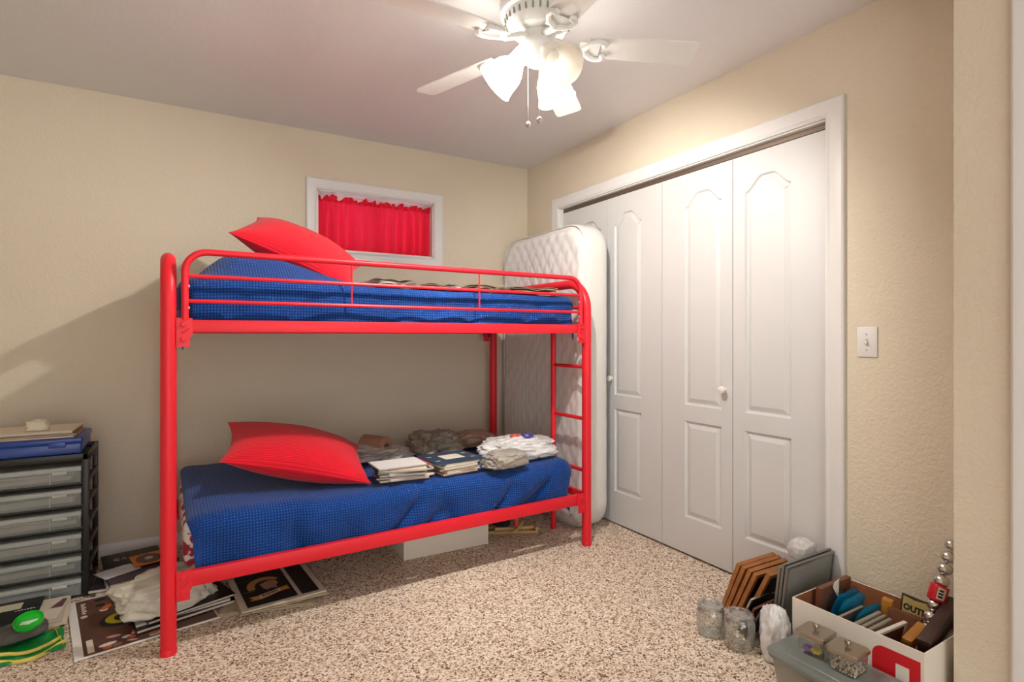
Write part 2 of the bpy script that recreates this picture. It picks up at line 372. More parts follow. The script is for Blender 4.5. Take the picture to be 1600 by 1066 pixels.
def ruf(u, v):
    x = a + .006 + (c - a - .016) * u
    return (x + .006 * noise.noise((u * 50, v * 3, 2)), .045 + (.5 + v * 1.5) * (.009 * sin(u * 2 * pi * 24 + 3 * noise.noise((u * 15, 0, 0))) + .006 * noise.noise((u * 40, v * 2, 5))), 2.02 + v * (.032 + .02 * noise.noise((u * 13, 0, 9)) + .009 * sin(u * 75 + 4 * sin(u * 11))))
MB().grid(ruf, 220, 8).build('curtain_ruffle', REDC, ct, ang=180, fix=False)

# ---------------- light switch
sw = thing('light_switch', 'white toggle light switch plate on the beige wall right of the closet', 'light switch', (XR, 1.134, 1.142))
MB().box((-.006, -.037, -.058), (0, .037, .058), r=.003).build('plate', WHITE, sw)
MB().box((-.0075, -.005, -.012), (-.006, .005, .012), r=.0005).build('toggle_slot', mat('slot_grey', (190, 184, 178), .5), sw)
MB().box((-.014, -.0035, -.006), (0, .0035, .006), 0, T(-.004, 0, 0, ry=-28), r=.0015).build('toggle', WHITE, sw)
for z in (-.03, .03): MB().lathe([(.003, 0), (.003, .0012), (.0015, .002), (0, .002)], 10, 0, T(-.006, 0, z, ry=-90)).build('screw', mat('screw_metal', (170, 166, 160), .4, .7), sw)

# ================================================================== CEILING FAN
FX, FY = 1.12, 1.70
fan = thing('ceiling_fan', 'white five blade ceiling fan with three glass bell lights', 'ceiling fan', (FX, FY, ZC))
FW = mat('fan_white', (236, 236, 232), .35)
MB().lathe([(0.0, 0), (.125, -.001), (.13, -.012), (.126, -.03), (.134, -.04), (.142, -.06), (.138, -.082), (.143, -.09), (.14, -.1), (.128, -.106), (.115, -.135), (.1, -.16), (.09, -.165), (.075, -.168), (0, -.168)], 48).build('motor_housing', FW, fan)
vent = None
for i in range(30):
    q = i * 12
    if vent is None: vent = MB().box((.118, -.0035, -.013), (.1245, .0035, .013), r=.001).build('vent_slot', mat('vent_shadow', (150, 148, 144), .6), fan); vent.location = (0, 0, -.122); vent.rotation_euler = (0, 0, 0); base = vent
    else: inst(base, fan, (0, 0, -.122), (0, 0, q))
MB().lathe([(0, -.168), (.062, -.168), (.064, -.175), (.062, -.196), (.07, -.2), (.074, -.212), (.072, -.225), (.06, -.25), (.05, -.268), (.04, -.276), (.02, -.281), (0, -.282)], 36).build('light_hub', FW, fan)
def blade_poly():
    p = []; r0, r1 = .185, .58
    top = [(r0, .045), (r0 + .05, .052), (r0 + .2, .058), (r1 - .03, .06)]
    top += arc((r1 - .022, .038), .022, 90, 0, 5, lambda x, y_: (x, y_))
    return top + [(x, -y_) for x, y_ in reversed(top)]
bl = MB().prism(blade_poly(), -.003, .003).mesh('blade', FW, 30)
# scrolled blade iron: stem from the hub, two curls clasping the blade root
ib = MB()
ib.tube([(.06, 0, .016), (.09, 0, .012), (.12, 0, .0), (.15, 0, -.008), (.17, 0, -.01)], [.016, .013, .012, .014, .012], 10, flat=1.)
for s_ in (-1, 1):
    pts = [(.16, s_ * .004, -.009), (.178, s_ * .02, -.009), (.19, s_ * .036, -.009), (.212, s_ * .046, -.009), (.235, s_ * .044, -.009), (.248, s_ * .034, -.009), (.244, s_ * .024, -.009), (.234, s_ * .024, -.009), (.232, s_ * .03, -.009)]
    ib.tube(pts, [.012, .011, .01, .0095, .009, .008, .007, .006, .005], 8)
    ib.lathe([(.009, 0), (.009, .004), (.005, .007), (0, .008)], 12, 0, T(.24, s_ * .031, -.012, rx=180))
ib.box((.15, -.035, -.006), (.225, .035, -.003), r=.001)
iron = ib.mesh('blade_iron', FW, 40)
for k in range(5):
    ang_ = -30 + 72 * k
    X = T(0, 0, -.205, rz=ang_) @ T(ry=3.2) @ T(rx=-11)
    o = bpy.data.objects.new('blade', bl); col.objects.link(o); o.parent = fan; o.matrix_local = X @ T(0, 0, .004)
    o2 = bpy.data.objects.new('blade_iron', iron); col.objects.link(o2); o2.parent = fan; o2.matrix_local = X
LIT = mat('lit_frosted_glass', (250, 248, 240), .4, emit=((255, 249, 240), SHADE_E))
UNLIT = mat('mottled_glass', (244, 242, 238), .3, bump=(30, .3, .002)); add_translucent(UNLIT, (250, 246, 240), .6)
BULB = mat('bulb_glow', (255, 250, 240), .3, emit=((255, 240, 215), 14))
BULBOFF = mat('bulb_white', (244, 242, 238), .25)
prof = [(.021, 0), (.024, .008), (.034, .022), (.048, .04), (.058, .06), (.063, .085), (.066, .105), (.072, .122), (.076, .13)]
for k, (aa, lit) in enumerate(((149.4, 1), (269.4, 0), (29.4, 1))):
    X = T(0, 0, -.245, rz=aa) @ T(.05, 0, 0, ry=180 - 47)       # local +z runs out of the shade's mouth
    sh_ = MB().shell(prof, 32, 0, T(0, 0, .02), wob=lambda q, i: 1 + (.012 * sin(6 * q) if i > 6 else 0))
    sh_.shell([(r_ - .003, z) for r_, z in prof], 32, 0, T(0, 0, .02), wob=lambda q, i: 1 + (.012 * sin(6 * q) if i > 6 else 0))
    o = sh_.build('glass_shade', LIT if lit else UNLIT, fan, ang=60, fix=False); o.matrix_local = X
    o = MB().lathe([(.014, -.03), (.016, -.01), (.026, -.002), (.028, .012), (.024, .024), (.02, .026)], 20).build('lamp_holder', FW, fan); o.matrix_local = X
    o = MB().lathe([(.013, .026), (.014, .036), (.02, .045), (.024, .056), (.022, .067), (.013, .074), (0, .077)], 18).build('bulb', BULB if lit else BULBOFF, fan, ang=60); o.matrix_local = X
    if lit:
        ld = bpy.data.lights.new('bulb_light', 'POINT'); ld.energy = BULB_W; ld.color = (1, .96, .9); ld.shadow_soft_size = .02
        lo = bpy.data.objects.new('bulb_light', ld); col.objects.link(lo); lo.parent = fan; lo.matrix_local = X @ T(0, 0, .094)
rgt, vw = Vector((.8603, -.5098, 0)), Vector((.5098, .8603, 0))
for (r_, d_, z1) in ((-.038, -.02, -.495), (.0, -.075, -.50)):
    q = rgt * r_ + vw * d_
    o = MB().tube([(q.x * .8, q.y * .8, -.262), (q.x, q.y, -.275), (q.x, q.y, z1)], .0013, 6).build('pull_chain', mat('chain_metal', (210, 208, 204), .3, .8), fan)
    MB().lathe([(0, .012), (.004, .01), (.009, .002), (.01, -.004), (.006, -.011), (0, -.013)], 14, 0, T(q.x, q.y, z1 - .008)).build('pull_knob', SILVER, o)

# ================================================================== BUNK BED
bed = thing('bunk_bed', 'red tubular metal bunk bed with ladder and guard rail', 'bunk bed', (-.05, 2.385, 0), (0, 0, 1.6))
BL, BW, BH = 1.98, 1.03, 1.462
def frame_path(x):
    r = .15; p = [(x, 0, 0), (x, 0, .3), (x, 0, .8), (x, 0, BH - r)]
    p += arc((r, BH - r), r, 180, 90, 8, lambda y_, z: (x, y_, z))[1:]
    p += arc((BW - r, BH - r), r, 90, 0, 8, lambda y_, z: (x, y_, z))
    return p + [(x, BW, .8), (x, BW, .3), (x, BW, 0)]
for x in (0, BL):
    e = MB().tube(frame_path(x), .026, 18).build('end_frame', RED, bed)
    for z in (.27, 1.205): MB().box((x - .012, .02, z - .02), (x + .012, BW - .02, z + .02), r=.003).build('end_crossbar', RED, e)
    for z in (.0,):
        for y_ in (0, BW): MB().lathe([(.0275, 0), (.0275, .02), (.0265, .022)], 18, 0, T(x, y_, 0)).build('foot_cap', RED, e)
# ladder on the right end
ld_ = MB().tube([(BL, .31, 0.0), (BL, .31, .7), (BL, .31, BH - .01)], .0165, 12).build('ladder_post', RED, bed)
for z in (.41, .70, .99, 1.325): MB().tube([(BL, .0, z), (BL, .31, z)], .0105, 10).build('ladder_rung', RED, bed)
# side rails with hook plates and bolts
def rail(y_, z0, z1, front):
    r_ = MB().box((.05, y_ - .012, z0), (BL - .05, y_ + .016, z1), r=.003).build('side_rail', RED, bed)
    for x, s_ in ((.03, 1), (BL - .03, -1)):
        f = y_ - .014 if front else y_ + .018
        k = [(-.0, .012), (.052, .012), (.052, -.052), (.044, -.062), (.044, -.095), (-.0, -.095)]
        poly = [(x + s_ * (u - .006), z1 + v - .006) for u, v in k]
        pl = MB().prism(poly, -.003, .003, 0, T(0, f, 0, rx=90)).build('hook_plate', RED, r_)
        for z in (z1 - .018, z1 - .072):
            MB().lathe([(.0105, 0), (.0105, .003), (.0075, .004), (.007, .0085), (0, .009)], 14, 0, T(x + s_ * .016, f - .003 if front else f + .003, z, rx=90 if front else -90)).build('bolt', RED, r_)
        MB().tube([(x + s_ * .012, f - .003, z1 - .05), (x + s_ * .022, f - .005, z1 - .044), (x + s_ * .034, f - .003, z1 - .034)], .003, 6).build('plate_rib', RED, r_)
for z0, z1 in ((.232, .29), (1.178, 1.226)):
    rail(0, z0, z1, True); rail(BW, z0, z1, False)
    for i in range(5):
        x = .2 + i * .39
        MB().box((x - .012, .016, z0 + .004), (x + .012, BW - .012, z0 + .02), r=.002).build('deck_slat', RED, bed)
# guard rail
gp = [(.052, -.012, 1.226)] + [(.052, -.012, 1.4)] + arc((.052 + .075, 1.405), .075, 180, 90, 8, lambda x, z: (x, -.012, z))
gp += arc((BL - .052 - .075, 1.405), .075, 90, 0, 8, lambda x, z: (x, -.012, z)) + [(BL - .052, -.012, 1.4), (BL - .052, -.012, 1.226)]
g = MB().tube(gp, .0125, 12).build('guard_rail', RED, bed)
for z in (1.295, 1.388): MB().tube([(.056, -.012, z), (BL - .056, -.012, z)], .0075, 8).build('guard_bar', RED, g)
for x in (.668, 1.292): MB().tube([(x, -.012, 1.29), (x, -.012, 1.478)], .004, 8).build('guard_upright', RED, g)
for x in (.063, BL - .063):
    for z in (1.27, 1.35): MB().lathe([(.006, 0), (.006, .003), (.003, .005), (0, .005)], 10, 0, T(x, -.012, z, ry=90 if x < 1 else -90)).build('guard_screw', mat('zinc', (215, 215, 212), .3, .8), g)

BEDM = bed.matrix_basis
def bedw(x, y_, z): return BEDM @ Vector((x, y_, z))
def drape(name, x0, x1, y0, y1, ztop, r, drops, lump, seed, label, wr=1.):
    """cloth over a mattress: (s,t) spread flat, folded over the rounded rim and hanging; drops = left, right, front, back"""
    ix0, ix1, iy0, iy1 = x0 + r, x1 - r, y0 + r, y1 - r; dl, dr, df, db = drops
    A, B_, C, D = ix0 - dl, ix1 + dr, iy0 - df, iy1 + db
    def fn(u, v):
        s_ = A + (B_ - A) * u; q = C + (D - C) * v
        px, py = min(max(s_, ix0), ix1), min(max(q, iy0), iy1); dx, dy = s_ - px, q - py; d = math.hypot(dx, dy)
        nx, ny = (dx / d, dy / d) if d > 1e-6 else (0, 0)
        if d < r * pi / 2: off, dz = r * sin(d / r), r * (1 - cos(d / r))
        else: off, dz = r, r + d - r * pi / 2
        hang = min(1, max(0, (d - r * .6) / .12))
        zz = ztop + lump(px, py) * (1 - .55 * hang) - dz * (1 + lump(px, py) * .0)
        n1 = noise.noise((s_ * 3.1 + seed, q * 2.2 + dz * 1.5, seed)); n2 = noise.noise((s_ * 8 - dz * 5, q * 3 + dz * 2, seed + 4))
        n3 = abs(noise.noise((s_ * 5 + dz * 4, dz * 3 + seed, 2.7)))
        off += hang * wr * (.012 * n1 + .008 * n2 - .022 * max(0, .22 - n3) / .22)
        zz += (1 - hang) * wr * (.007 * n1 + .004 * n2)
        return (px + nx * off, py + ny * off, zz)
    nu, nv = int((B_ - A) / .016), int((D - C) / .016)
    o = MB().grid(fn, nu, nv, uv=lambda u, v: ((B_ - A) * u, (D - C) * v)).build(name, BLUE, ang=180, fix=False)
    o.matrix_basis = BEDM.copy(); tag(o, label, 'bedspread')
    return o, fn
def smooth(a_, b_, x): t = min(1, max(0, (x - a_) / (b_ - a_))); return t * t * (3 - 2 * t)
lumpU = lambda x, y_: .135 * smooth(.03, .24, x) * (1 - smooth(.34, .95, x)) * smooth(.02, .3, y_) * (1 - .5 * smooth(.75, 1.0, y_))
lumpL = lambda x, y_: .02 * smooth(.5, .2, x) * smooth(.1, .5, y_) + .012 * sin(x * 7) * (1 - y_)
drape('upper_bedspread', .03, BL - .045, .026, BW - .03, 1.385, .055, (.20, .20, .235, .2), lumpU, 1.3, 'blue waffle weave bedspread on the top bunk', .8)
drape('lower_bedspread', .035, BL - .05, .024, BW - .03, .47, .07, (.06, .17, .285, .17), lumpL, 5.1, 'blue waffle weave bedspread on the bottom bunk', 1.5)
for z0, z1, l_ in ((1.2, 1.372, 'twin mattress under the blue spread on the top bunk'), (.255, .452, 'patterned twin mattress under the blue spread on the bottom bunk')):
    o = MB().box((.05, .09, z0), (BL - .1, BW - .09, z1), r=.04, seg=4).build('mattress', TICK); o.matrix_basis = BEDM.copy(); tag(o, l_, 'mattress')

# pillows
def pillow(w_, h_, t_, seed):
    b = MB(); n = 40
    def side(sg):
        def fn(u, v):
            a_, c_ = 2 * u - 1, 2 * v - 1
            ea, ec = 1 - a_ ** 2, 1 - c_ ** 2
            x = a_ * w_ / 2 * (1 - .10 * ec * (abs(a_) ** 3)); y_ = c_ * h_ / 2 * (1 - .10 * ea * (abs(c_) ** 3))
            z = sg * t_ / 2 * (max(0, ea) ** .55) * (max(0, ec) ** .55) + .008 * noise.noise((u * 4, v * 4, seed)) * ea * ec
            return (x, y_, z)
        return fn
    b.grid(side(1), n, n, uv=lambda u, v: (u * w_, v * h_)); b.grid(side(-1), n, n, uv=lambda u, v: (u * w_, v * h_))
    return b
o = pillow(.56, .46, .2, 1).build('pillow', REDP, None, (.49, 2.81, 1.575), (22, 24, -12), ang=180); tag(o, 'red ribbed pillow propped on the raised end of the top bunk', 'pillow')
o = pillow(.65, .46, .21, 2).build('pillow', REDP, None, (.465, 2.78, .612), (13, 15, -4), ang=180); tag(o, 'red ribbed pillow lying on the bottom bunk', 'pillow')

# ================================================================== STANDING MATTRESS
sm = thing('standing_mattress', 'white quilted twin mattress stood on end against the closet doors', 'mattress', (2.105, 3.055, 0), (0, 0, 0))
def rr_outline(w_, h_, r_, n=10):
    return rrect(-w_ / 2, 0, w_ / 2, h_, r_, n)
SW, SH, ST = .98, 1.845, .15
def quilt(sg):
    ol = rr_outline(SW, SH, .17)
    def h(y_, z): 
        p_, q_ = (y_ * .9 + z * .62) / .085, (y_ * .9 - z * .62) / .085
        g_ = min(abs(sin(pi * p_)), abs(sin(pi * q_))); return .010 * (g_ ** .5)
    # concentric rings of the outline towards its middle line
    b = MB(); K = 46; n = 220
    per = []; tot = 0; segs = []
    for i in range(len(ol)):
        p_, q_ = Vector(ol[i]), Vector(ol[(i + 1) % len(ol)]); L_ = (q_ - p_).length; segs.append((tot, L_, p_, q_)); tot += L_
    for j in range(n):
        d = tot * j / n
        for s0, L_, p_, q_ in segs:
            if s0 <= d <= s0 + L_ and L_ > 0: per.append(p_.lerp(q_, (d - s0) / L_)); break
    vs = []
    for k in range(K + 1):
        t = k / K
        for p_ in per:
            c_ = Vector((0, min(max(p_.y, .42), SH - .42)))
            q_ = p_.lerp(c_, t); e = min(1, t * 9)
            wob = .01 * noise.noise((q_.x * 3, q_.y * 2.5, 1))
            vs.append((sg * (ST / 2 + wob + h(q_.x, q_.y) * e + .012 * (e ** .5) - .02 * (1 - e)), q_.x, q_.y))
    b.add(vs, [(k * n + j, k * n + (j + 1) % n, (k + 1) * n + (j + 1) % n, (k + 1) * n + j) for k in range(K) for j in range(n)])
    return b, per
bq, per = quilt(-1); bq.build('quilted_face', QUILT, sm, ang=60, fix=False)
bq2, _ = quilt(1); bq2.build('quilted_face', QUILT, sm, ang=60, fix=False)
n = len(per)
vs = []; prof = [(-ST / 2 + .02, 0), (-ST / 2 - .004, .006), (-ST / 2 + .004, .012), (-.03, .016), (.03, .016), (ST / 2 - .004, .012), (ST / 2 + .004, .006), (ST / 2 - .02, 0)]
for x, o_ in prof:
    for i, p_ in enumerate(per):
        d = (per[(i + 1) % n] - per[i - 1]).normalized(); nm = Vector((d.y, -d.x)); q_ = p_ + nm * (o_ - .012 + .003 * noise.noise((i * .3, x * 20, 4)))
        vs.append((x, q_.x, max(.001, q_.y)))
MB().add(vs, [(k * n + j, k * n + (j + 1) % n, (k + 1) * n + (j + 1) % n, (k + 1) * n + j) for k in range(len(prof) - 1) for j in range(n)]).build('side_border', mat('mattress_border', (224, 222, 216), .85, bump=(40, .2, .004)), sm, ang=50)
#PART2
# ================================================================== SMALL-THING HELPERS
def plastic(name, c, alpha=.8, rough=.35, sc=22):
    m = mat(name, c, rough, bump=(sc, .8, .012), alpha=alpha, spec=.6); return m
def crumpled(seed, sx, sy, sz, amp=.22, n=40, ex=.75, flat=.0):
    """a slack plastic bag lying on something: squashed rounded lump with sharp creases, flat below"""
    b = MB()
    def se(v, e): return math.copysign(abs(v) ** e, v)
    def fn(u, v):
        a_ = 2 * pi * u; p_ = pi * (v - .5)
        d = Vector((se(cos(p_), ex) * se(cos(a_), ex), se(cos(p_), ex) * se(sin(a_), ex), se(sin(p_), ex)))
        q = Vector((cos(p_) * cos(a_), cos(p_) * sin(a_), sin(p_)))
        n1 = noise.noise(q * 1.6 + Vector((seed, 0, 0))); n2 = 1 - abs(noise.noise(q * 3.1 + Vector((0, seed, 0)))) * 2; n3 = 1 - abs(noise.noise(q * 6.5 + Vector((0, 0, seed)))) * 2; n4 = 1 - abs(noise.noise(q * 11 + Vector((seed, seed, 0)))) * 2
        k = 1 + amp * (1.1 * n1 + .55 * (n2 - .5) + .34 * (n3 - .5) + .2 * (n4 - .6))
        z = d.z * sz / 2 * k + sz * .34
        return (d.x * sx / 2 * k, d.y * sy / 2 * k, max(z, flat + .0005))
    b.grid(fn, n, n // 2 + 6); return b
def put(o, loc, rz=0): o.location = loc; o.rotation_euler = (0, 0, R(rz)); return o
def booklet(name, label, w_, d_, h_, cover, loc, rz=0, group=None, cat='book', tilt=(0, 0), pages=None, cast=.0008):
    """closed booklet: page block with back, front and spine of its cover"""
    t = thing(name, label, cat, loc, (tilt[0], tilt[1], rz), group)
    MB().box((-w_ / 2 + .002, -d_ / 2 + .003, cast), (w_ / 2 - .003, d_ / 2 - .003, h_ - cast), r=min(.001, h_ * .2), seg=1).build('pages', pages or PAPER, t, ang=30)
    c = MB(); c.box((-w_ / 2, -d_ / 2, 0), (w_ / 2, d_ / 2, cast)); c.box((-w_ / 2, -d_ / 2, h_ - cast), (w_ / 2, d_ / 2, h_)); c.box((-w_ / 2, -d_ / 2, 0), (-w_ / 2 + .0015, d_ / 2, h_))
    c.build('cover', cover, t, ang=30); return t
def sheet(name, w_, d_, h_, m, parent=None, seed=0, curl=.004, n=10):
    """thin sheet with a little curl"""
    b = MB()
    f = lambda z: (lambda u, v: ((u - .5) * w_, (v - .5) * d_, z + curl * (abs(noise.noise((u * 2 + seed, v * 2, seed))) + max(0, abs(u - .5) - .3))))
    b.grid(f(0), n, n); b.grid(f(h_), n, n)
    k = n + 1; per = [i * k for i in range(n + 1)] + [n * k + j for j in range(1, n + 1)] + [i * k + n for i in range(n - 1, -1, -1)] + [j for j in range(n - 1, 0, -1)]
    b.f += [(per[i], per[(i + 1) % len(per)], per[(i + 1) % len(per)] + k * k, per[i] + k * k) for i in range(len(per))]; b.m += [0] * len(per)
    return b.build(name, m, parent, ang=30)
def pm(name, c, **k): return mat(name, c, k.pop('rough', .6), **k)

# ================================================================== DRAWER TOWER AND WHAT IS ON IT
cart = thing('drawer_tower', 'black plastic drawer tower with six clear drawers beside the bed', 'drawer unit', (-.37, 3.10, 0))
CW, CD, CH = .44, .34, .64
def cbox(a_, c_, name='frame', r=.003): return MB().box(a_, c_, r=r).build(name, BLACKP, cart)
for y_ in (0, CD - .026):
    for x in (-CW, -.022): cbox((x, y_, 0), (x + .022, y_ + .026, CH), 'corner_post')
t = MB(); t.box((-CW, 0, CH - .03), (0, .012, CH), r=.003); t.box((-CW, CD - .012, CH - .03), (0, CD, CH), r=.003); t.box((-CW, 0, CH - .03), (-CW + .012, CD, CH), r=.003); t.box((-.012, 0, CH - .03), (0, CD, CH), r=.003); t.box((-CW + .01, .01, CH - .03), (-.01, CD - .01, CH - .024)); t.build('top_tray', BLACKP, cart)
pitch = .1
SIDEP = pm('lit_black_plastic', (74, 66, 52), rough=.5)  # black plastic tinted tan: light on the right-hand bars put into the colour
for k in range(7):
    z = .006 + k * pitch
    if k < 6: cbox((-CW + .02, .002, z - .004), (-.02, .02, z + .008), 'front_strip'); cbox((-CW + .02, .02, z - .004), (-.02, CD - .02, z), 'shelf', 0)
    for x in (-CW, -.014):
        MB().box((x, .02, z - .004), (x + .014, CD - .02, z + .016), r=.003).build('side_bar', BLACKP if x < -.1 else SIDEP, cart)
DRW = mat('clear_drawer_plastic', (176, 182, 180), .25, alpha=.32, spec=.6)
DRL = mat('frosted_drawer_lid', (196, 202, 198), .35, alpha=.72)
for k in range(6):
    z = .016 + k * pitch; h = .078
    d = MB(); x0, x1, y0, y1 = -CW + .026, -.026, -.004, CD - .03
    d.box((x0, y0, z), (x1, y0 + .003, z + h - .022), r=.001); d.box((x0, y1 - .003, z), (x1, y1, z + h - .022)); d.box((x0, y0, z), (x0 + .003, y1, z + h - .022)); d.box((x1 - .003, y0, z), (x1, y1, z + h - .022)); d.box((x0, y0, z), (x1, y1, z + .003))
    d = d.build('drawer', DRW, cart)
    l_ = MB(); l_.box((x0 - .002, y0 - .006, z + h - .028), (x1 + .002, y0 + .004, z + h - .010), r=.003); l_.box((x0, y0, z + h - .012), (x1, y1, z + h - .008)); l_.build('drawer_lid', DRL, d)
    for xx in (-.1, -CW + .1):
        q = MB(); q.box((xx - .026, y0 - .012, z + h - .036), (xx + .026, y0 - .005, z + h - .022), r=.003); q.box((xx - .02, y0 - .016, z + h - .03), (xx + .02, y0 - .009, z + h - .025), r=.002); q.build('latch', pm('latch_plastic', (206, 208, 200), rough=.3, alpha=.85), d)
    MB().box((-.135, y0 - .0055, z + .002), (-.132, y0, z + h - .028)).build('drawer_rib', DRL, d); MB().box((-CW + .132, y0 - .0055, z + .002), (-CW + .135, y0, z + h - .028)).build('drawer_rib', DRL, d)
    cont = {5: [(.3, .02, (196, 150, 110)), (.26, .012, (180, 176, 170))], 4: [(.32, .026, (176, 168, 150))], 3: [(.34, .02, (222, 208, 178)), (.3, .014, (150, 120, 96))], 2: [(.34, .03, (140, 142, 142))], 1: [(.33, .024, (164, 164, 156))], 0: [(.3, .02, (120, 128, 136))]}[k]
    zz = z + .0035; nm = {5: 'top', 4: 'second', 3: 'third', 2: 'fourth', 1: 'fifth', 0: 'bottom'}[k]
    for i, (w_, hh, c_) in enumerate(cont):
        booklet('paper_bundle', ('thicker' if i == 0 else 'thinner') + ' paper bundle inside the %s clear drawer of the tower' % nm, w_, .24, hh, pm('bundle_%d_%d' % (k, i), c_), (-.37 - CW / 2 + .012 * i, 3.10 + .155, zz), 2 - 5 * i, 'papers in the drawer tower', 'papers'); zz += hh + .0005
# blue plastic case
bc = thing('plastic_case', 'translucent blue plastic case on top of the drawer tower', 'plastic case', (-.60, 3.26, CH))
BLP = mat('blue_clear_plastic', (44, 82, 176), .25, alpha=.72, spec=.6)
MB().box((-.205, -.15, 0), (.205, .13, .05), r=.008, seg=3).build('case_base', BLP, bc)
MB().box((-.21, -.155, .046), (.21, .135, .074), r=.009, seg=3).build('case_lid', BLP, bc)
for x in (-.11, .12): MB().box((x - .03, -.162, .032), (x + .03, -.152, .058), r=.003).build('latch', mat('blue_latch', (40, 70, 160), .3), bc)
MB().box((-.18, -.12, .008), (.17, .1, .03), r=.003).build('case_contents', pm('case_paper', (188, 194, 206)), bc)
# papers on the case
z = CH + .0745
for i, (w_, d_, h_, c_, rz, nm) in enumerate(((.40, .25, .008, (196, 158, 120), -3, 'lowest tan folder'), (.39, .25, .006, (188, 150, 114), 2, 'second tan folder'), (.38, .24, .005, (40, 38, 40), 0, 'dark cover magazine'), (.385, .245, .009, (226, 216, 196), -2, 'topmost cream newspaper'))):
    booklet('magazine', nm + ' in the pile on the blue plastic case', w_, d_, h_, pm('pile_cover_%d' % i, c_), (-.615, 3.245, z), rz, 'papers on the blue case', 'magazine'); z += h_ + .0005
sh = crumpled(7, .075, .05, .055, .25, 28).build('white_seashell', mat('shell_white', (228, 218, 196), .7, bump=(60, .7, .006)), None, (-.56, 3.19, z), ang=60); tag(sh, 'rough cream seashell lying on the paper pile above the drawer tower', 'seashell')

# ================================================================== FLOOR, LEFT OF THE BED
# papers in front of the tower
z = 0; LX, LY = -.60, 2.93
for i, (w_, d_, h_, c_, dx, dy, rz, nm) in enumerate(((.34, .27, .012, (176, 140, 104), .0, -.02, 2, 'tan bottom magazine'), (.33, .26, .010, (222, 208, 184), .02, .0, 5, 'cream newspaper section'), (.30, .26, .005, (200, 186, 170), .02, .01, 3, 'pale leaflet'))):
    booklet('magazine', nm + ' in the pile before the drawer tower', w_, d_, h_, pm('floor_cover_%d' % i, c_), (LX + dx, LY + dy, z), rz, 'papers before the drawer tower', 'magazine'); z += h_ + .0005
fl = thing('leaflet', 'white and green leaflet sticking out beside the black folder', 'leaflet', (-.485, 2.96, z), (0, 0, -4))
sheet('leaflet_sheet', .1, .22, .0008, PAPER, fl, 3, .002); MB().prism([(-.05, -.11), (.0, -.11), (-.02, -.02), (-.05, -.03)], .004, .0044).build('green_print', pm('green_print', (60, 120, 62)), fl, ang=0)
MB().prism([(.005, .0), (.045, .0), (.045, .08), (.03, .08)], .004, .0044).build('plum_print', pm('plum_print', (110, 66, 76)), fl, ang=0)
bf = thing('black_folder', 'black folder with a cream label on the pile before the drawer tower', 'folder', (-.64, 2.975, z + .005), (0, 0, 2))
MB().box((-.125, -.11, 0), (.125, .115, .006), r=.001).build('folder_cover', pm('folder_black', (24, 24, 24), rough=.45), bf)
MB().box((-.12, .02, .006), (.06, .085, .0065)).build('folder_label', pm('cream_label', (206, 202, 172)), bf, ang=0)
for k in range(7): MB().box((.045 + k * .0095, -.003, .006), (.051 + k * .0095, .003 + .002 * (k % 3), .0064)).build('folder_lettering', PAPER, bf, ang=0)
# green ribbon, cloth and tape
GRN = pm('green_satin', (10, 140, 62), rough=.35); YEL = pm('yellow_ribbon', (222, 204, 96), rough=.5)
gcl = thing('green_scarf', 'folded green scarf with a yellow border on the carpet', 'scarf', (-.52, 2.69, 0), (0, 0, 10))
def clothfn(w_, d_, h_, sd): return lambda u, v: ((u - .5) * w_ + .01 * noise.noise((v * 3, sd, 0)), (v - .5) * d_ + .012 * noise.noise((u * 4, sd, 2)), h_ * (.55 + .45 * sin(u * 3 + sd) * sin(v * 3)) * (1 - (2 * v - 1) ** 8) * (1 - (2 * u - 1) ** 8) + .006 * noise.noise((u * 5, v * 7, sd)) + .008)
for i, (w_, d_, h_, q) in enumerate(((.25, .2, .018, 0), (.2, .15, .03, 1))): MB().grid(clothfn(w_, d_, h_, 3 + i), 30, 30).build('scarf_fold', GRN, gcl, (-.01 * i, .01 * i, .004 * i), (0, 0, -12 * q), ang=180)
def ribbon(path, w_, m, parent, name):
    vs = []; P = [Vector(p) for p in path]
    for i, p_ in enumerate(P):
        vs += [p_, p_ + Vector((0, w_ * .45, w_ * .9))]
    b = MB().add(vs, [(2 * i, 2 * i + 2, 2 * i + 3, 2 * i + 1) for i in range(len(P) - 1)])
    o = b.build(name, m, parent, ang=180); md = o.modifiers.new('thickness', 'SOLIDIFY'); md.thickness = .001; return o
ribbon([(-.125 + .018 * i, -.115 + .02 * sin(i * .55) + .002 * i, .002 + .010 * max(0, sin(i * .55))) for i in range(15)], .014, YEL, gcl, 'yellow_edge')
ribbon([(-.12 + .018 * i, -.092 + .022 * sin(i * .5 + .4) + .003 * i, .018 + .008 * max(0, sin(i * .5))) for i in range(14)], .012, YEL, gcl, 'yellow_edge')
ribbon([(.118 - .002 * i, -.08 + .014 * i, .012 + .004 * sin(i)) for i in range(12)], .01, YEL, gcl, 'yellow_edge')
gpc = crumpled(12, .17, .13, .05, .12, 28).build('grey_pouch', pm('grey_cloth', (92, 88, 84), rough=.8), None, (-.535, 2.735, .036), (0, 0, 20), ang=60); tag(gpc, 'small grey cloth pouch under the green dish', 'pouch')
gd = thing('green_dish', 'round bright green dish lid on the grey pouch', 'dish', (-.5, 2.70, .092), (24, 0, 0))
MB().lathe([(0, .0), (.04, .0), (.044, .004), (.045, .014), (.042, .015), (.039, .006), (0, .005)], 32).build('dish_body', pm('green_plastic', (24, 190, 46), rough=.3), gd)
MB().prism([(-.026, -.008), (.0, -.012), (.024, .0), (.027, .008), (.01, .006), (-.02, .004)], .0052, .0062).build('dish_print', pm('pale_print', (210, 236, 206)), gd, ang=0)
tg = thing('price_tag', 'small white barcode tag on the carpet beside the poster', 'tag', (-.395, 2.88, .001), (0, 0, -30))
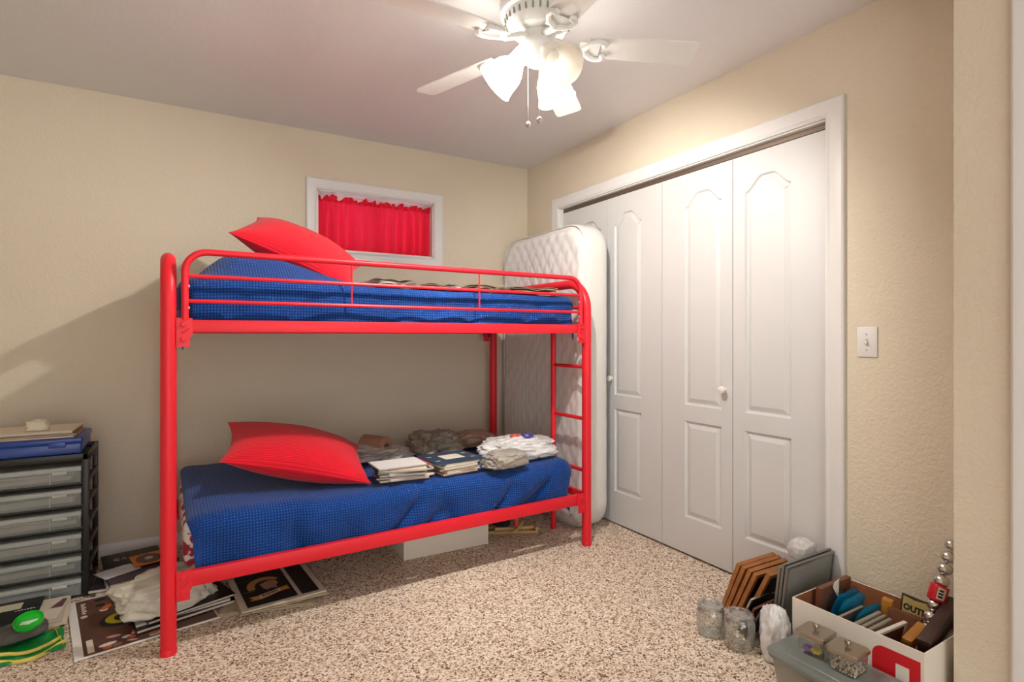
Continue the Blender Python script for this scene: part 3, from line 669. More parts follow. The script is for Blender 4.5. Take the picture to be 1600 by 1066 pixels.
MB().box((-.016, -.011, 0), (.016, .011, .001)).build('tag_card', PAPER, tg); MB().box((-.008, -.006, .001), (.01, .006, .0013)).build('tag_barcode', INK, tg)
# brown poster board
ps = thing('team_poster', 'brown sports poster board with a white border lying on the carpet', 'poster', (-.155, 2.80, .003), (0, 0, 10.3))
PW_, PD_ = .47, .55
MB().box((-PW_ / 2, -PD_ / 2, 0), (PW_ / 2, PD_ / 2, .006), r=.0008, seg=1).build('poster_board', pm('poster_white', (236, 234, 230)), ps)
BRN = pm('poster_brown', (104, 68, 54), rough=.35, var=(4, (84, 52, 42), .2)); PZ = .006
MB().box((-PW_ / 2 + .028, -PD_ / 2 + .006, PZ), (PW_ / 2 - .006, PD_ / 2 - .012, PZ + .0004)).build('poster_field', BRN, ps, ang=0)
MB().prism(ellipse(-.07, -.02, .075, .07, 24), PZ + .0004, PZ + .0007).build('emblem_ring', INK, ps, ang=0)  # black printed ring behind the yellow disc
MB().prism(ellipse(-.065, -.01, .06, .055, 28), PZ + .0007, PZ + .001).build('emblem_disc', pm('emblem_yellow', (206, 190, 40)), ps, ang=0)
MB().prism(ellipse(-.06, -.01, .036, .034, 24), PZ + .001, PZ + .0013).build('emblem_centre', INK, ps, ang=0)
MB().tube([(-.06 + (.022 - .0009 * k) * cos(R(k * 22)), -.01 + (.022 - .0009 * k) * sin(R(k * 22)), PZ + .0012) for k in range(19)], .003, 6).build('emblem_curl', pm('emblem_yellow2', (206, 190, 60)), ps)
MB().box((-PW_ / 2 + .04, -PD_ / 2 + .02, PZ + .0004), (-PW_ / 2 + .06, -PD_ / 2 + .13, PZ + .0008)).build('caption_strip', PAPER, ps, ang=0)
for k in range(6): MB().box((-PW_ / 2 + .044, .115 + k * .02, PZ + .0004), (-PW_ / 2 + .056 + .004 * (k % 2), .128 + k * .02, PZ + .0007)).build('title_stroke', PAPER, ps, ang=0)
MB().prism(ellipse(-PW_ / 2 + .048, .085, .012, .012, 14), PZ + .0004, PZ + .0008).build('title_mark', PAPER, ps, ang=0)
rnd = random.Random(4); cols = [pm('print_pink', (204, 150, 140)), pm('print_white', (222, 216, 212)), INK, pm('print_skin', (170, 112, 98)), pm('print_orange', (206, 104, 46))]
for i in range(30):
    x = rnd.uniform(-.14, .2); y_ = -.25 + rnd.random() ** 1.5 * .17 if i < 20 else rnd.uniform(.1, .24)
    MB().prism(ellipse(x, y_, rnd.uniform(.012, .03), rnd.uniform(.007, .014), 10, rnd.uniform(-30, 60)), PZ + .0004, PZ + .0006 + i * .00003).build('player_print', cols[i % 5], ps, ang=0)
# magazines on the poster, bag on top
z = .0125
for i, (w_, d_, h_, c_, dx, dy, rz, nm) in enumerate(((.36, .24, .012, (30, 30, 34), .03, .0, 15, 'black glossy magazine at the bottom'), (.34, .23, .008, (220, 216, 208), .03, .015, 10, 'white edged magazine in the middle'), (.33, .23, .01, (36, 32, 34), .045, .01, 18, 'dark magazine directly'))):
    booklet('magazine', nm + ' under the white bag beside the bed post', w_, d_, h_, pm('bag_mag_%d' % i, c_, rough=.3), (-.045 + dx, 2.735 + dy, z), rz, 'magazines under the white bag', 'magazine'); z += h_ + .0005
BAGW = plastic('white_bag_plastic', (226, 222, 208), .93, .4, 14)
o = crumpled(3.3, .36, .25, .15, .2, 64).build('plastic_bag', BAGW, None, (-.065, 2.745, z), (0, 0, 18), ang=70); tag(o, 'off white plastic bag on magazines beside the near bed post', 'plastic bag')
MB().prism([(-.16, -.06), (-.125, -.075), (-.12, -.03), (-.145, -.02)], .03, .034).build('bag_print', pm('orange_red_print', (216, 76, 44)), o, ang=0)
# pile by the baseboard: papers, black sleeve, disc
z = 0
for i, (w_, d_, h_, c_, dx, dy, rz, nm) in enumerate(((.32, .30, .018, (214, 204, 184), .0, .03, 6, 'cream newspaper at the bottom'), (.3, .28, .014, (40, 40, 56), -.01, .0, -6, 'navy magazine low'), (.3, .26, .012, (216, 208, 190), .02, .01, 10, 'pale magazine midway'), (.3, .2, .010, (70, 54, 68), .03, -.03, 14, 'plum cover magazine high'))):
    booklet('magazine', nm + ' in the pile by the baseboard', w_, d_, h_, pm('base_mag_%d' % i, c_, rough=.4), (-.195 + dx, 3.19 + dy, z), rz, 'magazines by the baseboard', 'magazine'); z += h_ + .0005
tl = thing('teal_card', 'teal card peeking out under the black sleeve', 'card', (-.255, 3.29, z), (0, 0, 20)); sheet('card_sheet', .1, .1, .001, pm('teal_card', (22, 140, 120)), tl, 5, .003)
en = thing('envelope', 'white envelope lying on the pile by the baseboard', 'envelope', (-.27, 3.18, z + .001), (0, 0, 30)); sheet('envelope_sheet', .15, .11, .0015, pm('envelope_white', (226, 228, 234)), en, 8, .004)
sv = thing('black_sleeve', 'black printed sleeve on the pile by the baseboard', 'sleeve', (-.225, 3.335, z + .005), (4, 0, 10))
MB().box((-.12, -.08, 0), (.12, .08, .004), r=.001).build('sleeve_card', pm('sleeve_black', (26, 22, 24), rough=.4), sv); MB().tube([(-.06 + .011 * cos(R(a_)), .0 + .011 * sin(R(a_)), .004) for a_ in range(40, 330, 20)], .002, 6).build('sleeve_lettering', PAPER, sv); MB().tube([(-.04, -.01, .004), (-.032, .012, .004), (-.024, -.01, .004)], .002, 6).build('sleeve_lettering', PAPER, sv)
cs_ = thing('disc_sleeve', 'orange paper sleeve with a disc beside the bed post', 'disc', (-.15, 3.245, z + .017), (5, 0, 15))
MB().box((-.07, -.065, 0), (.07, .065, .0015)).build('sleeve_paper', pm('orange_sleeve', (222, 128, 52)), cs_, ang=0)
dk = MB().lathe([(.008, .0015), (.052, .0015), (.052, .0027), (.008, .0027)], 32).build('disc', pm('dark_disc', (92, 60, 44), rough=.25), cs_); MB().lathe([(.007, .0027), (.018, .0027), (.018, .0031), (.007, .0031)], 20).build('disc_centre', pm('disc_silver', (190, 176, 160), rough=.3, metal=.5), dk)

# ================================================================== UNDER THE BED
for i, (w_, d_, h_, dx, dy, rz, nm) in enumerate(((.38, .3, .010, -.0, .0, -14, 'crumpled lowest newspaper'), (.36, .36, .012, .03, .02, 3, 'thick middle newspaper'))):
    t = thing('newspaper', nm + ' in the pile under the bed', 'newspaper', (.335 + dx, 2.68 + dy, .001 + i * .016), (0, 0, rz), 'newspapers under the bed')
    for k in range(3): sheet('newspaper_sheet', w_ - .01 * k, d_ - .008 * k, h_ / 3.3, NEWS, t, k + i * 4, .004).location = (0, 0, k * h_ / 2.6)
t = thing('newspaper', 'newspaper with a black football page on top of the pile under the bed', 'newspaper', (.355, 2.69, .034), (0, 0, 5))
for k in range(2): sheet('newspaper_sheet', .34, .37, .003, PAPER if k else NEWS, t, k, .0015).location = (0, 0, k * .004)
NZ = .0098
MB().box((-.145, -.165, NZ), (.055, .175, NZ + .0004)).build('black_page', pm('page_black', (26, 26, 26), rough=.5), t, ang=0)
MB().box((.072, -.165, NZ), (.145, .175, NZ + .0004)).build('black_page', pm('page_black2', (34, 32, 30), rough=.5), t, ang=0)
q = NZ + .0004
MB().prism([(-.125, -.075), (-.09, -.075), (.0, -.045), (.045, -.035), (.035, -.05), (.045, -.075), (.0, -.08), (-.08, -.115), (-.125, -.11), (-.11, -.095)], q, q + .0004).build('gold_banner', GOLD, t, ang=0)
MB().prism([(-.085, -.105), (.005, -.077), (.005, -.05), (-.085, -.078)], q + .0004, q + .0007).build('banner_plate', PAPER, t, ang=0)
text('banner_lettering', 'RAIDERS', .022, INK, t, T(-.04, -.0775, q + .0009, rz=17), sx=.85, bold=.0006)
cr = [(-.085 + .075 * cos(R(a_)) * 1.0 + .045, .02 + .09 * sin(R(a_))) for a_ in range(30, 200, 14)] + [(-.085 + .05 * cos(R(a_)) + .05, .015 + .06 * sin(R(a_))) for a_ in range(196, 30, -14)]
MB().prism(cr, q, q + .0004).build('helmet_crest', pm('crest_tan', (196, 140, 92)), t, ang=0)
MB().prism([(-.06, .04), (-.02, .06), (.01, .045), (.012, .01), (-.0, -.005), (.0, -.03), (-.03, -.02), (-.04, -.035), (-.055, -.01)], q, q + .0005).build('helmet_face', pm('helmet_tan', (176, 136, 112)), t, ang=0)
for yy in (-.02, .1): MB().box((-.14, yy, q), (-.09, yy + .004, q + .0002)).build('page_line', pm('line_grey', (120, 120, 112)), t, ang=0)
# white box
wb = thing('white_box', 'plain white cardboard box under the middle of the bed', 'box', (1.225, 2.86, 0), (0, 0, -1.5))
MB().box((-.245, -.12, 0), (.245, .3, .155), r=.002).build('box_body', BOXW, wb); MB().box((-.25, -.124, .13), (.25, .304, .185), r=.002).build('box_lid', BOXW, wb)
# bamboo sticks
BAM = pm('bamboo', (190, 156, 104), rough=.5)
sticks = [((1.52, 2.86, .012), (1.79, 2.72, .012)), ((1.55, 2.93, .012), (1.82, 2.78, .012)), ((1.56, 2.83, .035), (1.79, 2.74, .034)), ((1.62, 2.70, .048), (1.74, 2.81, .055)), ((1.77, 2.70, .04), (1.82, 2.80, .04))]
bt = thing('bamboo_rack', 'small bundle of bamboo sticks under the foot of the bed', 'sticks', (1.68, 2.8, 0))
for p_, q_ in sticks:
    p_, q_ = Vector(p_) - bt.location, Vector(q_) - bt.location; MB().tube([p_, p_.lerp(q_, .33), p_.lerp(q_, .34), p_.lerp(q_, .66), p_.lerp(q_, .67), q_], [.011, .0105, .0125, .0105, .0125, .0105], 10).build('stick', BAM, bt)
o = crumpled(21, .06, .12, .1, .3, 24).build('black_cloth', pm('black_cloth', (22, 20, 24), rough=.85), None, (1.6, 2.83, .05), (0, 0, 30), ang=60); tag(o, 'small black cloth heap on the bamboo sticks', 'cloth')
o = MB().tube([(0, 0, .0), (.004, -.01, .03), (-.004, -.006, .07), (0, 0, .11)], [.01, .013, .012, .008], 10).build('pink_strap', pm('pink_cloth', (206, 84, 86), rough=.7), None, (1.655, 2.76, .055), (20, -8, 0)); tag(o, 'pink cloth strap hanging onto the bamboo sticks', 'strap')

# ================================================================== ON THE TOP BUNK
for i, (x, y_, w_, d_, h_, rz, m_, l_, hh) in enumerate(((.83, 2.60, .2, .3, .03, 8, PAPER, 'white folded newspaper on the top bunk beside the red pillow', .02), (1.08, 2.6, .2, .26, .016, -6, PAPER, 'white paper sheet in the middle of the top bunk', .018), (1.34, 2.62, .22, .3, .024, 8, NEWS, 'folded tan newspaper between the white paper and ladder end of the top bunk', .022), (1.63, 2.62, .28, .3, .028, -4, NEWS, 'brownish newspaper at the ladder end of the top bunk', .022))):
    t = thing('newspaper', l_, 'newspaper', (x, y_, 1.396), (0, 0, rz))
    for k in range(3): sheet('newspaper_sheet', w_ - .012 * k, d_, .003, m_, t, k + i * 3, hh).location = (0, 0, k * h_ / 3)

# ================================================================== ON THE BOTTOM BUNK
ZB = .484
cA = [(214, 196, 168), (224, 216, 204), (120, 96, 128), (226, 220, 212), (228, 224, 216), (34, 104, 92), (220, 210, 190), (150, 70, 74), (228, 228, 226)]
z = ZB
for i, c_ in enumerate(cA):
    w_ = .235 - .006 * (i % 4); h_ = (.009, .006, .007, .01, .008, .006, .007, .005, .006)[i]
    nm = ('lowest tan', 'second cream', 'mauve', 'thick white', 'white upper', 'green', 'cream upper', 'dark red', 'topmost pale')[i]
    booklet('booklet', nm + ' booklet in the stack beside the lower red pillow', w_, .19 - .01 * (i % 3), h_, pm('bookA_%d' % i, c_), (.905 + .02 * sin(i * 2.1), 2.575 + .014 * cos(i * 1.7), z), -6 + 13 * sin(i * 1.9), 'booklets beside the lower pillow', 'booklet'); z += h_ + .0004
z = ZB
for i, (c_, h_) in enumerate((((206, 176, 150), .01), ((226, 216, 200), .012), ((150, 120, 100), .009), ((228, 220, 206), .013), ((222, 214, 198), .009))):
    nm = ('lowest tan', 'thick cream', 'brown', 'thick white', 'topmost cream')[i]
    booklet('booklet', nm + ' booklet in the stack under the navy folder', .2, .2 - .006 * i, h_, pm('bookB_%d' % i, c_), (1.17 + .012 * sin(i * 2), 2.575 + .008 * cos(i), z), 6 + 5 * sin(i * 2.3), 'booklets under the navy folder', 'booklet'); z += h_ + .0004
nf = thing('navy_folder', 'navy blue folder with a white label on the booklet stack', 'folder', (1.175, 2.60, z + .001), (0, 0, 5))
MB().box((-.135, -.12, 0), (.135, .12, .005), r=.001).build('folder_cover', pm('navy_card', (46, 62, 84), rough=.5), nf); MB().box((-.05, -.045, .005), (.06, .05, .0055)).build('folder_label', PAPER, nf, ang=0)
for x in (-.1, .1):
    for y_ in (-.06, .04): MB().box((x - .012, y_, .005), (x + .012, y_ + .014, .0054)).build('folder_print', pm('grey_print', (170, 178, 190)), nf, ang=0)
BAGC = plastic('clear_bag_plastic', (226, 220, 214), .6, .22, 26); BAGG = plastic('grey_bag_plastic', (150, 138, 124), .82, .3, 20); BAGT = plastic('tan_bag_plastic', (168, 136, 116), .9, .4, 16); BAGL = plastic('light_grey_bag_plastic', (176, 168, 158), .92, .4, 16); BAGP = plastic('bright_white_bag_plastic', (232, 230, 230), .95, .35, 16)
def bag(label, seed, dims, m_, loc, rz, amp=.24, n=84): return tag(crumpled(seed, *dims, amp, n).build('plastic_bag', m_, None, loc, (0, 0, rz), ang=70), label, 'plastic bag')
bag('clear plastic bag holding a brown roll beside the lower pillow', 1.7, (.36, .28, .085), BAGC, (.90, 3.02, ZB), -20, .32)
t = thing('brown_roll', 'round brown paper roll lying in the clear plastic bag', 'roll', (.93, 3.08, ZB + .062), (0, 0, -60))
MB().tube([(-.08, 0, 0), (.08, 0, 0)], .055, 24).build('roll_body', pm('roll_brown', (170, 128, 104), var=(12, (140, 100, 80), .3)), t); MB().tube([(.08, 0, 0), (.0815, 0, 0)], .02, 16).build('roll_core', pm('roll_core', (90, 62, 50)), t)
bag('dark grey plastic bag with a raised knot in the middle of the bottom bunk', 4.9, (.27, .26, .145), BAGG, (1.25, 3.0, ZB), 15, .34)
bag('flat tan plastic bag between the grey and white bags', 8.2, (.26, .2, .11), BAGT, (1.545, 3.08, ZB), -15, .16)
pb = bag('white shopping bag with a blue and red print by the ladder', 11.4, (.42, .28, .125), BAGP, (1.635, 2.70, ZB), -12, .22)
bag('light grey plastic bag in front of the white shopping bag', 15.8, (.24, .16, .095), BAGL, (1.45, 2.515, ZB), 10, .22)
for k, (dx, dy, rr, c_, nm) in enumerate(((.05, -.03, .032, (78, 70, 156), 'blue_print'), (-.02, -.02, .024, (216, 96, 70), 'red_print'))):
    def top(x, y_): return max([v.co.z for v in pb.data.vertices if math.hypot(v.co.x - x, v.co.y - y_) < .022] or [.05])
    ring = MB().tube([(dx + rr * cos(a_), dy + rr * .8 * sin(a_), top(dx + rr * cos(a_), dy + rr * .8 * sin(a_)) - .002) for a_ in [2 * pi * i / 16 for i in range(16)]], .008, 8, closed=True); ring.build(nm, pm(nm, c_), pb)

# ================================================================== THE CORNER BY THE CLOSET, RIGHT
def jar(label, loc, s=1.):
    t = thing('glass_jar', label, 'jar', loc, group='glass jars')
    p = [(.0, .003), (.046, .003), (.051, .008), (.0525, .02), (.0525, .085), (.05, .095), (.044, .101), (.0435, .106)]
    g = MB(); g.shell([(r_ * s, z * s) for r_, z in p], 36); g.shell([(max(0, r_ - .003) * s, (z + (.003 if i < 2 else 0)) * s) for i, (r_, z) in enumerate(p)], 36); g.build('jar_body', JARG, t, ang=60)
    MB().tube([(.0445 * s * cos(a_), .0445 * s * sin(a_), .104 * s) for a_ in [2 * pi * i / 36 for i in range(36)]], .004, 8, closed=True).build('jar_rim', JARG, t, ang=180)
    l_ = MB(); l_.lathe([(0, .106 * s), (.046 * s, .106 * s), (.05 * s, .110 * s), (.05 * s, .118 * s), (.044 * s, .122 * s), (.032 * s, .121 * s), (.03 * s, .116 * s), (.012 * s, .114 * s), (0, .114 * s)], 36); lid = l_.build('jar_lid', JARG, t, ang=40)
    MB().tube([(.031 * s * cos(a_), .031 * s * sin(a_), .1215 * s) for a_ in [2 * pi * i / 30 for i in range(30)]], .003 * s, 8, closed=True).build('lid_ring', JARG, lid, ang=180)
    return t
jar('clear glass jar with lid, the one closer to the wooden frames and door', (1.775, 1.468, 0)); jar('clear glass jar with lid, the one beside the white bag', (1.792, 1.35, 0), 1.06)
def pframe(name, label, w_, h_, bw, t_, m_, back, loc, rx, rz=0, group=None, cat='picture frame', corner_r=0):
    """picture frame standing on its lower edge: width along x, leaning by rx (towards -y when positive)"""
    t = thing(name, label, cat, loc, (rx, 0, rz), group)
    L_ = [((-w_ / 2, 0), (w_ / 2, 0), (w_ / 2 - bw, bw), (-w_ / 2 + bw, bw)), ((w_ / 2, 0), (w_ / 2, h_), (w_ / 2 - bw, h_ - bw), (w_ / 2 - bw, bw)), ((w_ / 2, h_), (-w_ / 2, h_), (-w_ / 2 + bw, h_ - bw), (w_ / 2 - bw, h_ - bw)), ((-w_ / 2, h_), (-w_ / 2, 0), (-w_ / 2 + bw, bw), (-w_ / 2 + bw, h_ - bw))]
    for p in L_: MB().prism(list(p), -t_ / 2, t_ / 2, 0, T(0, 0, 0, rx=90)).build('frame_side', m_, t, ang=20)
    MB().box((-w_ / 2 + bw * .8, -t_ * .22, bw * .8), (w_ / 2 - bw * .8, t_ * .2, h_ - bw * .8)).build('backing', back, t, ang=0)
    return t
BK = pm('black_backing', (22, 20, 22), rough=.6)
fy = [1.585, 1.562, 1.535, 1.505, 1.462]; nm = ['farthest from the jars, first', 'second', 'middle', 'fourth', 'front black backed']
for i in range(5):
    t = pframe('picture_frame', nm[i] + ' of five oak picture frames leaning by the closet door', .24 if i < 4 else .255, .222 if i < 4 else .25, .018, .017, WOOD, BK, (2.115 - .003 * i, fy[i], .002), 21 + i * 1.2, -1 - (2 if i == 3 else 0) * 1, 'oak frames leaning by the closet door')
MB().tube([(-.012, .0, .0), (0, .0, .008), (.012, .0, .0)], .0018, 6).build('hanger', SILVER, t, (.0, -.007, .19))
for i, (dy, h_, c_) in enumerate(((1.43, .16, (44, 40, 42)), (1.408, .135, (78, 58, 50)), (1.386, .145, (60, 56, 56)))):
    pframe('small_frame', ('tallest thin black', 'brown', 'dark grey')[i] + ' small frame in the group behind the jars', .17, h_, .006, .008, (SILVER, BWOOD, pm('gunmetal', (110, 108, 106), rough=.3, metal=.8))[i], pm('sf_%d' % i, c_, rough=.3), (1.965 - .012 * i, dy, .002), 24 + 2 * i, 3 * i, 'small frames behind the jars')
GM = pm('grey_metal_frame', (132, 130, 126), rough=.3, metal=.7)
for i, (dy, h_) in enumerate(((1.315, .292), (1.30, .31), (1.284, .305))):
    pframe('poster_frame', ('farthest', 'middle', 'nearest')[i] + ' of three thin grey metal frames leaning beside the closet casing', .31, h_, .008, .010, GM, (pm('glass_grey', (150, 148, 142), rough=.12), pm('dark_print_a', (70, 72, 74), rough=.12), pm('grey_print_b', (128, 128, 122), rough=.12))[i], (2.085 - .002 * i, dy, .002), 7, 0, 'grey metal frames by the casing')
o = crumpled(30, .11, .085, .09, .14, 40).build('crumpled_plastic', plastic('clear_wrap', (232, 230, 228), .7, .2, 34), None, (2.18, 1.345, .258), (0, 0, 0), ang=70); tag(o, 'crumpled clear plastic wrap behind the top of the grey frames', 'plastic wrap')
# white shopping bag beside the box
o = crumpled(44.3, .15, .10, .215, .17, 64, .9).build('plastic_bag', BAGP, None, (1.85, 1.245, .001), (0, 0, 40), ang=70); tag(o, 'white plastic bag slumped between the glass jars and the cardboard box', 'plastic bag')
# cardboard box
BX0, BX1, BY0, BY1, BZ = 1.885, 2.215, .785, 1.2, .225
cb = thing('cardboard_box', 'open white cardboard box with a red label and brown inside', 'box', ((BX0 + BX1) / 2, (BY0 + BY1) / 2, 0))
def wallpanel(name, a_, c_, inner):     # outside white, inside face brown
    b = MB().box(a_, c_, r=.0008, seg=1); me = b.build(name, [BOXW, CARD], cb, ang=20)
    for p in me.data.polygons:
        if p.normal.dot(Vector(inner)) > .8: p.material_index = 1
    return me
hx, hy = (BX1 - BX0) / 2, (BY1 - BY0) / 2; th = .004
pf = wallpanel('box_side', (-hx, -hy, 0), (-hx + th, hy, BZ), (1, 0, 0)); wallpanel('box_side', (hx - th, -hy, 0), (hx, hy, BZ), (-1, 0, 0)); wallpanel('box_end', (-hx + th, -hy, 0), (hx - th, -hy + th, BZ), (0, 1, 0)); wallpanel('box_end', (-hx + th, hy - th, 0), (hx - th, hy, BZ), (0, -1, 0)); wallpanel('box_bottom', (-hx + th, -hy + th, 0), (hx - th, hy - th, th), (0, 0, 1))
poly = [(-.197, .0), (-.062, .0), (-.062, .15)] + arc((-.097, .15), .035, 0, 90, 6, lambda x, y_: (x, y_)) + [(-.197, .185)]
XF = Matrix.Translation((-hx, 0, .008)) @ Matrix(((0, 0, -1, 0), (1, 0, 0, 0), (0, 1, 0, 0), (0, 0, 0, 1)))
MB().prism(poly, .0002, .0008, 0, XF).build('red_label', pm('label_red', (206, 26, 36), rough=.45), cb, ang=0)
MB().prism([(-.167, 0), (-.13, 0), (-.13, .15), (-.167, .15)], .0008, .0012, 0, XF).build('label_bar', BOXW, cb, ang=0)
MB().lathe([(.012, 0), (.012, .004), (.008, .005)], 12, 0, T(.035, -hy, .135, rx=90)).build('handle_hole', pm('hole_dark', (50, 36, 28)), cb)
# contents of the box
pframe('picture_frame', 'wide brown wooden frame standing in the far end of the cardboard box', .2, .24, .036, .018, BWOOD, pm('brown_picture', (120, 92, 86), rough=.3), (2.09, 1.178, .006), 3, 0)
wp = MB().add([(0, 0, 0), (.05, .004, .02), (.02, -.01, -.045), (.03, .012, .005)], [(0, 1, 2), (0, 3, 2), (1, 3, 2), (0, 1, 3)]).build('paper_scrap', PAPER, None, (2.055, 1.15, .24), ang=0); tag(wp, 'torn white paper scrap on the brown frame in the box', 'paper')
TEAL = pm('teal_plastic', (24, 150, 186), rough=.3, bump=(20, .4, .004))
for i, (y_, x, h_, w_, l_) in enumerate(((1.148, 2.095, .225, .19, 'rearmost teal pouch against the brown frame in the box'), (1.118, 2.08, .225, .2, 'middle teal pouch with a folded top in the box'), (1.058, 2.07, .215, .2, 'front teal pouch beside the records in the box'))):
    f = lambda u, v, s_, w_=w_, h_=h_: ((u - .5) * w_ * (1 - .15 * v ** 3), s_ * .009 * (1 - (2 * u - 1) ** 4) * (1 - .8 * v) + .01 * sin(v * 3), v * h_ * (1 - .12 * (2 * u - 1) ** 4) + .008 * noise.noise((u * 4, i, 0)) * v)
    b = MB().grid(lambda u, v: f(u, v, 1), 16, 14); b.grid(lambda u, v: f(u, v, -1), 16, 14)
    o = b.build('teal_pouch', TEAL, None, (x, y_, .006), (8, 0, 0), ang=60); tag(o, l_, 'pouch', 'teal pouches in the box')
for i, (y_, h_, c_, l_) in enumerate(((1.086, .195, (96, 66, 58), 'brown album between two teal pouches in the box'), (1.03, .2, (150, 140, 124), 'first grey album after the teal pouches in the box'), (1.012, .195, (120, 108, 96), 'second grey album in the box'), (.995, .19, (160, 146, 128), 'pale grey album beside the white edged frame'))):
    t = thing('album', l_, 'album', (2.005, y_, .006), (7, 0, 0), 'albums in the box')
    MB().box((-.085, -.006, 0), (.085, .006, h_), r=.002).build('album_cover', pm('album_%d' % i, c_, rough=.35), t); MB().box((-.082, -.0035, h_ - .001), (.082, .0035, h_ + .0006)).build('album_pages', pm('album_pages', (150, 138, 122)), t, ang=0)
pframe('picture_frame', 'white edged frame with a brown picture leaning in the box', .18, .2, .009, .012, pm('white_frame', (226, 218, 206), rough=.4), pm('brown_pic', (104, 62, 42), rough=.4), (2.005, .968, .006), 10, -4)
o = MB().box((-.009, -.05, 0), (.009, .05, .2), r=.002).build('wood_block', BWOOD, None, (2.125, .955, .012), (2, 4, 6)); tag(o, 'thin brown wooden board leaning inside the box', 'board')
OR_ = pm('honey_wood', (196, 134, 52), rough=.45, var=(25, (172, 110, 38), .25))
o = MB().box((-.013, -.016, 0), (.013, .016, .225), r=.002).build('wood_block', OR_, None, (2.16, 1.025, .008), (4, -4, 8)); tag(o, 'upright honey coloured wooden bar leaning inside the box', 'wood bar')
o = MB().box((-.05, -.015, -.015), (.05, .015, .015), r=.002).build('wood_block', OR_, None, (2.075, .892, .178), (6, -18, -4)); tag(o, 'short honey coloured wooden bar lying near the sign in the box', 'wood bar')
# plate sign
sg = thing('tin_sign', 'cream tin sign with dark border reading OUTLAW in the box', 'sign', (2.172, .935, .045), (0, 6, -84))
SGM = pm('sign_cream', (204, 186, 124), rough=.5, var=(14, (182, 160, 98), .3))
MB().box((-.06, -.002, 0), (.06, .002, .215), r=.001).build('sign_plate', pm('sign_dark', (58, 44, 30), rough=.5), sg); MB().prism([(-.054, .006), (.054, .006), (.054, .209), (.04, .205), (.01, .209), (-.02, .205), (-.054, .209)], .002, .0026, 0, T(rx=90)).build('sign_face', SGM, sg, ang=0)
text('sign_lettering', 'OUTLAW', .03, INK, sg, T(.004, -.0028, .172, rx=90), sx=.85, bold=.0012); MB().prism(ellipse(-.03, .09, .006, .006, 10), .0026, .003, 0, T(rx=90)).build('sign_hole', INK, sg, ang=0)
text('sign_star', '*', .03, INK, sg, T(-.005, -.0028, .13, rx=90))
# ornament tube: stacked silver balls with a red wrapper
og = thing('silver_ornaments', 'leaning column of silver ball ornaments with a red wrapper', 'ornaments', (2.138, .882, .185), (0, 0, 0))
p0, p1 = Vector((0, .0, .0)), Vector((.098, -.03, .272)); ax = (p1 - p0).normalized(); qt = Vector((0, 0, 1)).rotation_difference(ax).to_matrix().to_4x4()
for i in range(8):
    if i in (3,): continue
    p_ = p0.lerp(p1, i / 7.); r_ = .0225 - .0008 * max(0, i - 4)
    prof_ = [(r_ * sin(pi * k / 14), -r_ * .96 * cos(pi * k / 14)) for k in range(15)]
    MB().lathe(prof_, 32, 0, Matrix.Translation(p_) @ qt, wob=lambda q, k: 1 + .035 * sin(12 * q)).build('ornament_ball', SILVER, og, ang=80)
p_ = p0.lerp(p1, 3 / 7.)
wr_ = MB().lathe([(.026, -.026), (.027, -.024), (.027, .024), (.026, .026)], 28, 0, Matrix.Translation(p_) @ qt).build('red_wrapper', pm('wrapper_red', (206, 28, 44), rough=.3, bump=(60, .3, .002)), og)
qz = Matrix.Translation(p_) @ qt
lb = [(.0276 * cos(R(a_)), .0276 * sin(R(a_)), z) for a_ in range(195, 246, 10) for z in (-.018, .02)]; MB().add(lb, [(2 * i, 2 * i + 2, 2 * i + 3, 2 * i + 1) for i in range(5)], 0, qz).build('wrapper_label', PAPER, wr_, ang=180)
for j in range(3):
    lb = [(.028 * cos(R(a_)), .028 * sin(R(a_)), z) for a_ in range(202, 230, 9) for z in (-.012 + j * .01, -.006 + j * .01)]; MB().add(lb, [(2 * i, 2 * i + 2, 2 * i + 3, 2 * i + 1) for i in range(3)], 0, qz).build('barcode_bar', INK, wr_, ang=180)
# dark books at the near end of the box
o = MB().box((-.135, -.018, -.024), (.135, .018, .024), r=.002).build('wooden_case', DWOOD, None, (2.085, .826, .238), (0, -13, 4)); tag(o, 'dark brown wooden bar lying across the near end of the box', 'wood bar')
o = MB().box((-.1, -.008, -.02), (.1, .008, .02), r=.002).build('dark_book', pm('dark_red_book', (92, 40, 40), rough=.4), None, (1.99, .845, .16), (0, -20, 6)); tag(o, 'thin dark red book under the dark wooden bar in the box', 'book')
o = crumpled(52, .1, .05, .05, .25, 30).build('tissue_paper', plastic('pale_tissue', (206, 204, 188), .9, .5, 18), None, (2.13, .812, .165), (0, 0, 0), ang=70); tag(o, 'crumpled pale tissue at the near corner of the box', 'tissue')
# storage bin with canisters
sb = thing('storage_bin', 'grey lidded plastic shoe bin before the white cardboard box', 'storage bin', (1.762, .978, 0))
BINL = mat('bin_lid_grey', (128, 134, 130), .3, alpha=.93, spec=.6); BINB = mat('bin_body_clear', (176, 172, 160), .3, alpha=.6)
def rslab(b, sx, sy, r_, z0, z1, taper=1.): 
    lo = [(x * taper, y_ * taper) for x, y_ in rrect(-sx, -sy, sx, sy, r_, 6)]; hi = rrect(-sx, -sy, sx, sy, r_, 6); n = len(lo)
    b.add([(x, y_, z0) for x, y_ in lo] + [(x, y_, z1) for x, y_ in hi], [tuple(range(n - 1, -1, -1)), tuple(range(n, 2 * n))] + [(i, (i + 1) % n, n + (i + 1) % n, n + i) for i in range(n)]); return b
rslab(MB(), .092, .17, .03, 0.0, .108, .9).build('bin_body', BINB, sb)
l_ = MB(); rslab(l_, .105, .185, .045, .108, .122, .99); rslab(l_, .092, .172, .036, .122, .128, 1.05); l_.build('bin_lid', BINL, sb, ang=25)
